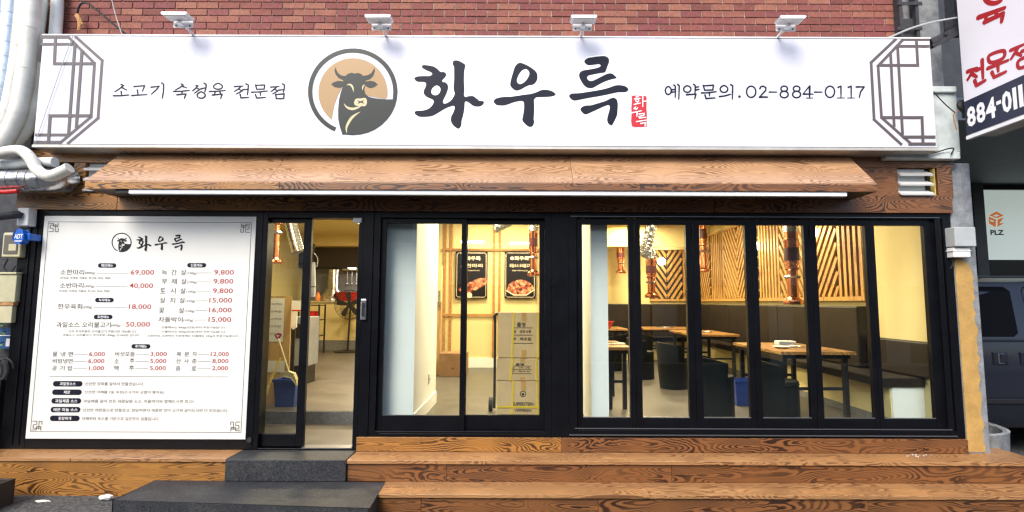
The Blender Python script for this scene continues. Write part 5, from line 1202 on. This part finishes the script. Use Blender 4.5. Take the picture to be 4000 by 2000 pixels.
for (a, b, y, lab) in ((1800, 1890, 945, 'lit tube lamp above the left poster'), (1993, 2072, 950, 'lit tube lamp above the right poster')):
    p0, p1 = P(a, y, WY - .25), P(b, y, WY - .25)
    t = thing('picture_light', lab, 'lamp', p0, 'picture lights'); obj('tube', MB().tube([p0, p1], .018, 10, smooth=0), 'tube_glow', t)
    m_ = (p0 + p1) / 2; obj('arm', MB().tube([m_ + Vector((0, .018, 0)), m_ + Vector((0, .12, .05)), (m_.x, WY - .001, m_.z + .02)], .008, 6), 'iron', t)
    lo = area('picture_light_lamp', m_ - Vector((0, 0, .03)), .4, .05, 6, (1, .85, .55)); adopt(lo, t); lo.rotation_euler = (R(-30), 0, 0)
# ------ cartons
def carton(x0, x1, y0, y1, z0, z1, lab, rows, skew=0.0, mat='cardboard', straps=(.27, .82), hband=None):
    t = thing('carton', lab, 'carton', ((x0 + x1) / 2, (y0 + y1) / 2, z0), 'strapped cartons stacked by the window' if mat == 'cardboard' else None)
    obj('box', MB().box(x0, x1, y0, y1, z0, z1), mat, t, bevel=.006)
    w_ = x1 - x0; h_ = z1 - z0; pp = facade(y0 - .0005)
    if mat == 'cardboard':
        for i, q in enumerate(straps): obj('strap', MB().prism([(x0 + w_ * q - .008 + .012, z0 - .001), (x0 + w_ * q + .008 + .012, z0 - .001), (x0 + w_ * q + .008 + (.012 if i else .03), z1 + .0015), (x0 + w_ * q - .008 + (.012 if i else .03), z1 + .0015)], y0 - .004, y1 + .002, lambda a, b, h: (a, h, b)), 'strap_yellow', t)
        if hband: obj('strap', MB().box(x0 - .003, x1 + .003, y0 - .006, y0 - .0042, z0 + h_ * hband, z0 + h_ * hband + .016), 'strap_yellow', t)
        for a, b in ((.0, .18), (.8, 1.0)): obj('tape', MB().box(x0 + w_ * .5, x0 + w_ * .6, y0 - .0022, y0 - .0008, z0 + h_ * a + .002, z0 + h_ * b - .002), 'tape', t)
    l = MB()
    for body, a, b, c, d in rows: text_on(l, pp, body, x0 + w_ * a, x0 + w_ * b, z0 + h_ * c, z0 + h_ * d, .0028, .015)
    if rows and mat == 'cardboard' and not hband:
        for q in (.32, .5, .66): l.ribbon(pp, [(x0 + w_ * .33, z0 + h_ * q), (x0 + w_ * .74, z0 + h_ * q)], .004, .003)
    if hband: l.ribbon(pp, [(a, b) for a, b in [(x0 + w_ * .54 + .026 * math.cos(k * .5), z0 + h_ * .72 + .026 * math.sin(k * .5)) for k in range(12)]], .006, .003, closed=True); l.disc(pp, (x0 + w_ * .54, z0 + h_ * .71), .012, .003)
    if rows: obj('print', l, 'kitchen_dark', t)
cx0, cx1 = XS(1942, 1400, .24), XS(2128, 1400, .24)
zc = [FL, ZS(2040, 1488, .24), ZS(2040, 1396, .24), ZS(2040, 1220, .24)]
rw = [('품명', .40, .58, .68, .78), ('규격 수량', .46, .70, .54, .61), ('제조원', .46, .70, .38, .45), ('내용', .31, .38, .54, .61), ('날짜', .31, .38, .38, .45)]
carton(cx0 + .004, cx1, .24, .60, zc[0], zc[1], 'bottom strapped carton of the stack with large black print', [('SUPERSTEIN', .32, .76, .46, .54), ('대용 대두유', .32, .76, .18, .28), ('VIPPEREN', .36, .72, .33, .39)], hband=.42)
carton(cx0 - .006, cx1 - .008, .235, .59, zc[1] + .002, zc[2] - .008, 'thin middle carton of the strapped stack by the window', rw)
carton(cx0 + .006, cx1 + .004, .23, .58, zc[2] - .004, zc[3], 'tall top carton of the strapped stack by the window', rw)
bb = PZ(1770, 1472, FL); carton(bb.x - .22, bb.x + .2, bb.y, bb.y + .35, FL, FL + .36, 'closed brown carton on the floor in front of the lattice wall', [('주의', .45, .55, .3, .4)], mat='cardboard_dark')
hd = thing('hand_truck', 'black folded trolley leaning behind the strapped cartons', 'trolley', (cx0 - .05, .95, FL))
for a in (0, .09): obj('rail', MB().tube([(cx0 - .06 + a, .95, FL + .03), (cx0 - .06 + a, 1.0, FL + .95)], .014, 8, smooth=0), 'leg_black', hd)
obj('handle', MB().tube([(cx0 - .06, 1.0, FL + .94), (cx0 - .06, 1.0, FL + 1.02), (cx0 + .03, 1.0, FL + 1.02), (cx0 + .03, 1.0, FL + .94)], .016, 8), 'black_rubber', hd)
obj('wheel', MB().lathe([(.02, -.02), (.07, -.02), (.07, .02), (.02, .02)], (cx0 - .1, .97, FL + .071), 16, Matrix.Rotation(R(90), 4, 'Y')), 'black_rubber', hd)
# wall socket on the pier, tan side cabinet past it
so = thing('wall_socket', 'small wall socket on the cream side of the white pier', 'socket', (-.99, 1.0, .85)); obj('plate', MB().box(-.9995, -.99, .93, 1.0, .84, .95), 'white_plastic', so, bevel=.003); obj('holes', MB().box(-.9895, -.988, .95, .965, .88, .9).box(-.9895, -.988, .97, .985, .88, .9), 'black_plastic', so)
tc = thing('tan_cabinet', 'tall tan door panel beyond the white pier', 'door', (-1.2, 4.0, FL)); tq = P(1712, 1300, 3.7)
obj('panel', MB().box(tq.x - .14, tq.x + .04, 3.7, 3.78, FL, 1.72), 'tan_board', tc); obj('upper_panel', MB().box(tq.x - .14, tq.x + .04, 3.7, 3.78, 1.722, 2.3), 'cream_wall', tc); obj('handle', MB().box(tq.x + .0, tq.x + .015, 3.68, 3.699, 1.6, 1.9), 'steel', tc)

# ------ left part: cabinet, bin, broom, dustpan, purifier, rack
ca = thing('wood_cabinet', 'tan wooden partition cabinet behind the glass door with paper notices', 'cabinet', (-3.1, 1.4, FL))
k0, k1 = XS(1006, 1300, 1.3), XS(1133, 1300, 1.3); kz = ZS(1080, 1157, 1.3)
obj('front_panel', MB().box(k0 - .9, k1, 1.3, 1.32, FL, kz), 'tan_board', ca); obj('side_panel', MB().box(k0 - .9, k0 - .88, 1.3205, 1.45, FL, kz), 'tan_board', ca); obj('top_panel', MB().box(k0 - .9, k1 - .021, 1.3205, 1.36, kz - .02, kz), 'tan_board', ca)
CP = facade(1.2965)
for (a, b, c, d, nm) in ((1042, 1112, 1335, 1165, 'calendar'), (1028, 1112, 1455, 1410, 'notice')):
    x0, z0 = CP.px(a, c); x1, z1 = CP.px(b, d); pn = thing('paper_notice', 'paper %s pinned to the tan cabinet' % ('sheet with rows of marks' if nm == 'calendar' else 'strip low on the front'), 'paper', (x0, 1.3, z0))
    obj('sheet', MB().box(x0, x1, 1.297, 1.2995, z0, z1), 'paper', pn)
    if nm == 'calendar':
        l = MB()
        for r_ in range(5): text_on(l, CP, '소주 맥주 음료', x0 + .03, x1 - .03, z1 - .08 - r_ * .085, z1 - .055 - r_ * .085, .0006)
        obj('print', l, 'ink_grey', pn)
def pail(c, r, h, lab):
    t = thing('bin', lab, 'bin', c, 'blue bins'); x, y, z = c
    q = MB(); k = .82
    q.v = [(x - r * k, y - r * k * .8, z), (x + r * k, y - r * k * .8, z), (x + r * k, y + r * k * .8, z), (x - r * k, y + r * k * .8, z), (x - r, y - r * .8, z + h), (x + r, y - r * .8, z + h), (x + r, y + r * .8, z + h), (x - r, y + r * .8, z + h)]
    e = .93; q.v += [(x - r * e, y - r * .8 * e, z + h), (x + r * e, y - r * .8 * e, z + h), (x + r * e, y + r * .8 * e, z + h), (x - r * e, y + r * .8 * e, z + h), (x - r * k * e, y - r * k * .8 * e, z + .02), (x + r * k * e, y - r * k * .8 * e, z + .02), (x + r * k * e, y + r * k * .8 * e, z + .02), (x - r * k * e, y + r * k * .8 * e, z + .02)]
    q.f = [(0, 3, 2, 1), (0, 1, 5, 4), (1, 2, 6, 5), (2, 3, 7, 6), (3, 0, 4, 7), (4, 5, 9, 8), (5, 6, 10, 9), (6, 7, 11, 10), (7, 4, 8, 11), (8, 9, 13, 12), (9, 10, 14, 13), (10, 11, 15, 14), (11, 8, 12, 15), (12, 13, 14, 15)]
    obj('body', q, 'bin_blue', t, bevel=.006); obj('rim', MB().box(x - r - .008, x + r + .008, y - r * .8 - .008, y - r * .8 - .001, z + h - .03, z + h), 'bin_blue', t)
bp_ = PZ(1102, 1594, FL); pail((bp_.x, bp_.y + .13, FL + .001), .125, .30, 'blue bin with broom and dustpan behind the glass door')
b3 = PZ(2915, 1588, FL); pail((b3.x, b3.y + .1, FL + .001), .11, .29, 'blue bin on the floor between the tub chairs')
b4 = PZ(1222, 1396, FL); pail((b4.x - .1, b4.y + .1, FL + .001), .15, .34, 'blue bin under the rack beside the kitchen')
br = thing('broom', 'yellow straw broom leaning left of the blue bin', 'broom', (-2.8, .97, FL))
B0, B1 = P(1004, 1608, .96), P(1075, 1445, 1.05)
obj('bristles', MB().tube([B0, B0 * .4 + B1 * .6], lambda q: .05 - .03 * q, 9, smooth=0), 'straw', br); obj('stick', MB().tube([B0 * .4 + B1 * .6, B1 + (B1 - B0) * .3], .014, 8, smooth=0), 'straw', br)
dp = thing('dustpan', 'cream long handled dustpan with pink grip resting on the blue bin', 'dustpan', (-2.4, 1.1, FL + .3))
D0, D1 = P(1132, 1462, .98), P(1086, 1318, 1.1)
obj('pan', MB().prism([(-.11, -.03), (-.07, .02), (.0, .035), (.06, .015), (.09, -.05), (.10, -.115), (.075, -.08), (.03, -.03), (-.03, -.02)], .93, .985, lambda a, b, h: (D0.x + a, h, D0.z + b)), 'pan_cream', dp, bevel=.005)
obj('stick', MB().tube([D0, D1], .008, 8, smooth=0), 'pan_cream', dp); obj('grip', MB().tube([D1 + Vector((-.03, 0, .03)), D1 + Vector((0, 0, -.01)), D1 + Vector((.03, 0, .035)), D1 + Vector((-.01, 0, .04))], .012, 7), 'pink', dp)
wp = thing('water_purifier', 'grey blue water purifier beside the tan cabinet', 'water purifier', (-2.6, 2.9, FL)); q0, q1 = XS(1133, 1300, 2.7), XS(1182, 1300, 2.7)
obj('cabinet', MB().box(q0, q1 + .1, 2.7, 3.05, FL + .25, 1.5), 'kitchen_grey', wp, bevel=.01); obj('tap_panel', MB().box(q0 + .02, q1 + .05, 2.69, 2.6995, 1.2, 1.4), 'black_plastic', wp); obj('stand', MB().box(q0 + .02, q1 + .08, 2.72, 3.0, FL, FL + .249), 'leg_black', wp)
ps = thing('counter_placard', 'white slanted placard on a short white stem behind the glass door', 'placard', P(1150, 1260, 1.6)); pk = P(1146, 1197, 1.6)
obj('board', MB().prism([(-.13, -.06), (.13, -.06), (.13, .07), (-.06, .07)], 1.58, 1.6, lambda a, b, h: (pk.x + a, h, pk.z + b)), 'white_plastic', ps); obj('stem', MB().prism([(-.035, -.062), (.035, -.062), (.035, -.25), (0, -.28), (-.035, -.25)], 1.58, 1.6, lambda a, b, h: (pk.x + .02 + a, h, pk.z + b)), 'white_plastic', ps)
obj('stripe', MB().box(pk.x - .12, pk.x + .13, 1.578, 1.5795, pk.z - .055, pk.z - .04), 'red_plastic', ps); obj('foot', MB().box(pk.x - .0, pk.x + .04, 1.5805, 1.6, FL, pk.z - .24), 'leg_black', ps)
wr = thing('hanging_roll', 'long white wrapped roll hanging by black cord left of the open doorway', 'roll', P(1222, 1150, .8)); u0, u1 = P(1222, 1160, .8), P(1222, 1025, .8)
obj('roll', MB().tube([u0, u0 * .7 + u1 * .3, u1], lambda q: .022 + .008 * math.sin(3.1 * q), 12), 'white_wrap', wr, smooth=True); obj('cord', MB().tube([u1, u1 + Vector((-.01, 0, .05)), u1 + Vector((.0, .02, .2))], .012, 7), 'black_rubber', wr); obj('loose_string', MB().tube([u1 + Vector((.01, 0, .1)), u1 + Vector((.05, 0, .04)), u1 + Vector((.045, 0, -.05))], .004, 5), 'white_wrap', wr)
obj('tie', MB().tube([u0 * .72 + u1 * .28, u0 * .7 + u1 * .3], .032, 12, smooth=0), 'black_rubber', wr)
rk = thing('wire_rack', 'black wire rack beside the kitchen counter', 'rack', (-3.9, 6, FL)); r0 = PZ(1240, 1385, FL)
for dx in (-.45, 0):
    for dy in (0, .35): obj('post', MB().box(r0.x + dx - .015, r0.x + dx + .015, r0.y + dy - .015, r0.y + dy + .015, FL, 1.65), 'leg_black', rk)
for z in (.95, 1.3, 1.62): obj('shelf', MB().box(r0.x - .46, r0.x + .02, r0.y - .016, r0.y + .366, z, z + .02), 'leg_black', rk)
basin('red basin on the wire rack shelf', (r0.x - .22, r0.y + .17, 1.3205), .16, .17, 'red_plastic', name='basin')
# ------ kitchen
KY = 7.72
kc = thing('kitchen_counter', 'cream kitchen counter across the end of the left aisle', 'counter', (-3.3, KY, FL))
obj('front_panel', MB().box(WX0 + .01, -1.67, KY, KY + .05, FL + .24, 1.69), 'cream_wall', kc); obj('base', MB().box(WX0 + .01, -1.67, KY + .01, KY + .06, FL, FL + .239), 'grey_stone', kc); obj('counter_top', MB().box(WX0 + .01, -1.67, KY - .05, KY + .45, 1.6905, 1.73), 'steel', kc)
obj('lower_panel', MB().box(-4.2, -1.67, KY - .02, KY - .0005, FL + .3, 1.22), 'cream_wall', kc)
ks = PZ(1365, 1150, 1.731)
basin('red basin on the kitchen counter above the fan', (XS(1365, 1130, KY + .12), KY + .12, 1.731), .33, .2, 'red_plastic')
kh = thing('steel_funnel', 'steel cooker hood pipe on the kitchen counter', 'hood', (-4.6, 8.1, 1.73)); kx = XS(1302, 1100, 8.1)
obj('funnel', MB().lathe([(.30, 1.732), (.30, 1.8), (.13, 2.05), (.13, 2.5)], (kx, 8.1, 0), 24), 'steel', kh, smooth=True)
sh = thing('kitchen_shelf', 'steel wall shelf with hanging ladles in the kitchen', 'shelf', (-4.0, 8.5, 2.3)); x0, x1 = XS(1345, 1050, 8.45), XS(1425, 1050, 8.45)
obj('shelf_board', MB().box(x0, x1 + .4, 8.3, 8.599, 2.50, 2.54), 'steel', sh)
for i in range(6):
    x = x0 + .08 + i * .12; obj('ladle', MB().tube([(x, 8.45, 2.49), (x, 8.45, 2.2)], .008, 6, smooth=0).sphere((x, 8.45, 2.17), .035, 8, 6), 'steel', sh)
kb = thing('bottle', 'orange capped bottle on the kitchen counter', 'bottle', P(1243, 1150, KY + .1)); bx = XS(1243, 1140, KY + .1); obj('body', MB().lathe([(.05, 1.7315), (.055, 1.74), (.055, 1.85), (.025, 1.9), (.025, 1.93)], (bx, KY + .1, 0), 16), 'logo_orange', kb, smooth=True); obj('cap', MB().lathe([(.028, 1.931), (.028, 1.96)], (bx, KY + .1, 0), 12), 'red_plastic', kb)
kd = thing('downlight', 'small lit downlight under the dark kitchen bulkhead', 'lamp', P(1372, 983, 8.0)); dl = P(1372, 988, 8.2); obj('disc', MB().lathe([(.001, 2.545), (.09, 2.545), (.1, 2.5595)], (dl.x, 8.3, 0), 18, cap=False), 'lamp_glow', kd)
lo = area('kitchen_lamp', (-3.3, 8.3, 2.53), 1.6, .2, 22, (1, .9, .75)); adopt(lo, kd)
# stand fan
fn = thing('stand_fan', 'black five blade stand fan in front of the kitchen counter', 'fan', PZ(1352, 1362, FL)); fy = 7.3
fc = P(1366, 1190, fy); fr_ = .34
FP = facade(fy)
obj('base', MB().lathe([(.30, 0), (.30, .02), (.06, .045), (.03, .05)], (fc.x - .05, fy + .1, FL + .001), 24), 'leg_black', fn, smooth=True)
obj('pole', MB().tube([(fc.x - .05, fy + .1, FL + .04), (fc.x - .01, fy + .1, fc.z)], .022, 10, smooth=0), 'leg_black', fn)
obj('motor', MB().tube([(fc.x, fy - .02, fc.z), (fc.x, fy + .16, fc.z)], .075, 16, smooth=0), 'leg_black', fn)
gd = MB()
for q, dy in ((1, 0), (.97, -.05), (.6, -.07), (.97, .06)): gd.tube([(fc.x + fr_ * q * math.cos(R(a)), fy + dy, fc.z + fr_ * q * math.sin(R(a))) for a in range(0, 361, 12)], .006 if q == 1 else .003, 5, smooth=0)
for k in range(24): a = R(k * 15); gd.tube([(fc.x + .05 * math.cos(a), fy - .09, fc.z + .05 * math.sin(a)), (fc.x + fr_ * .6 * math.cos(a), fy - .075, fc.z + fr_ * .6 * math.sin(a)), (fc.x + fr_ * math.cos(a), fy, fc.z + fr_ * math.sin(a))], .0018, 4, smooth=0)
obj('guard', gd, 'iron', fn)
for k in range(5):
    a = R(72 * k + 100); ca_, sa_ = math.cos(a), math.sin(a)
    bl2 = [(.04, -.03), (.16, -.065), (.27, -.075), (.30, -.02), (.28, .05), (.16, .045), (.04, .025)]
    obj('blade', MB().prism([(r_ * ca_ - t_ * sa_, r_ * sa_ + t_ * ca_) for r_, t_ in bl2], -.03, -.024, lambda a, b, h: (fc.x + a, fy + h, fc.z + b)), 'leg_black', fn)
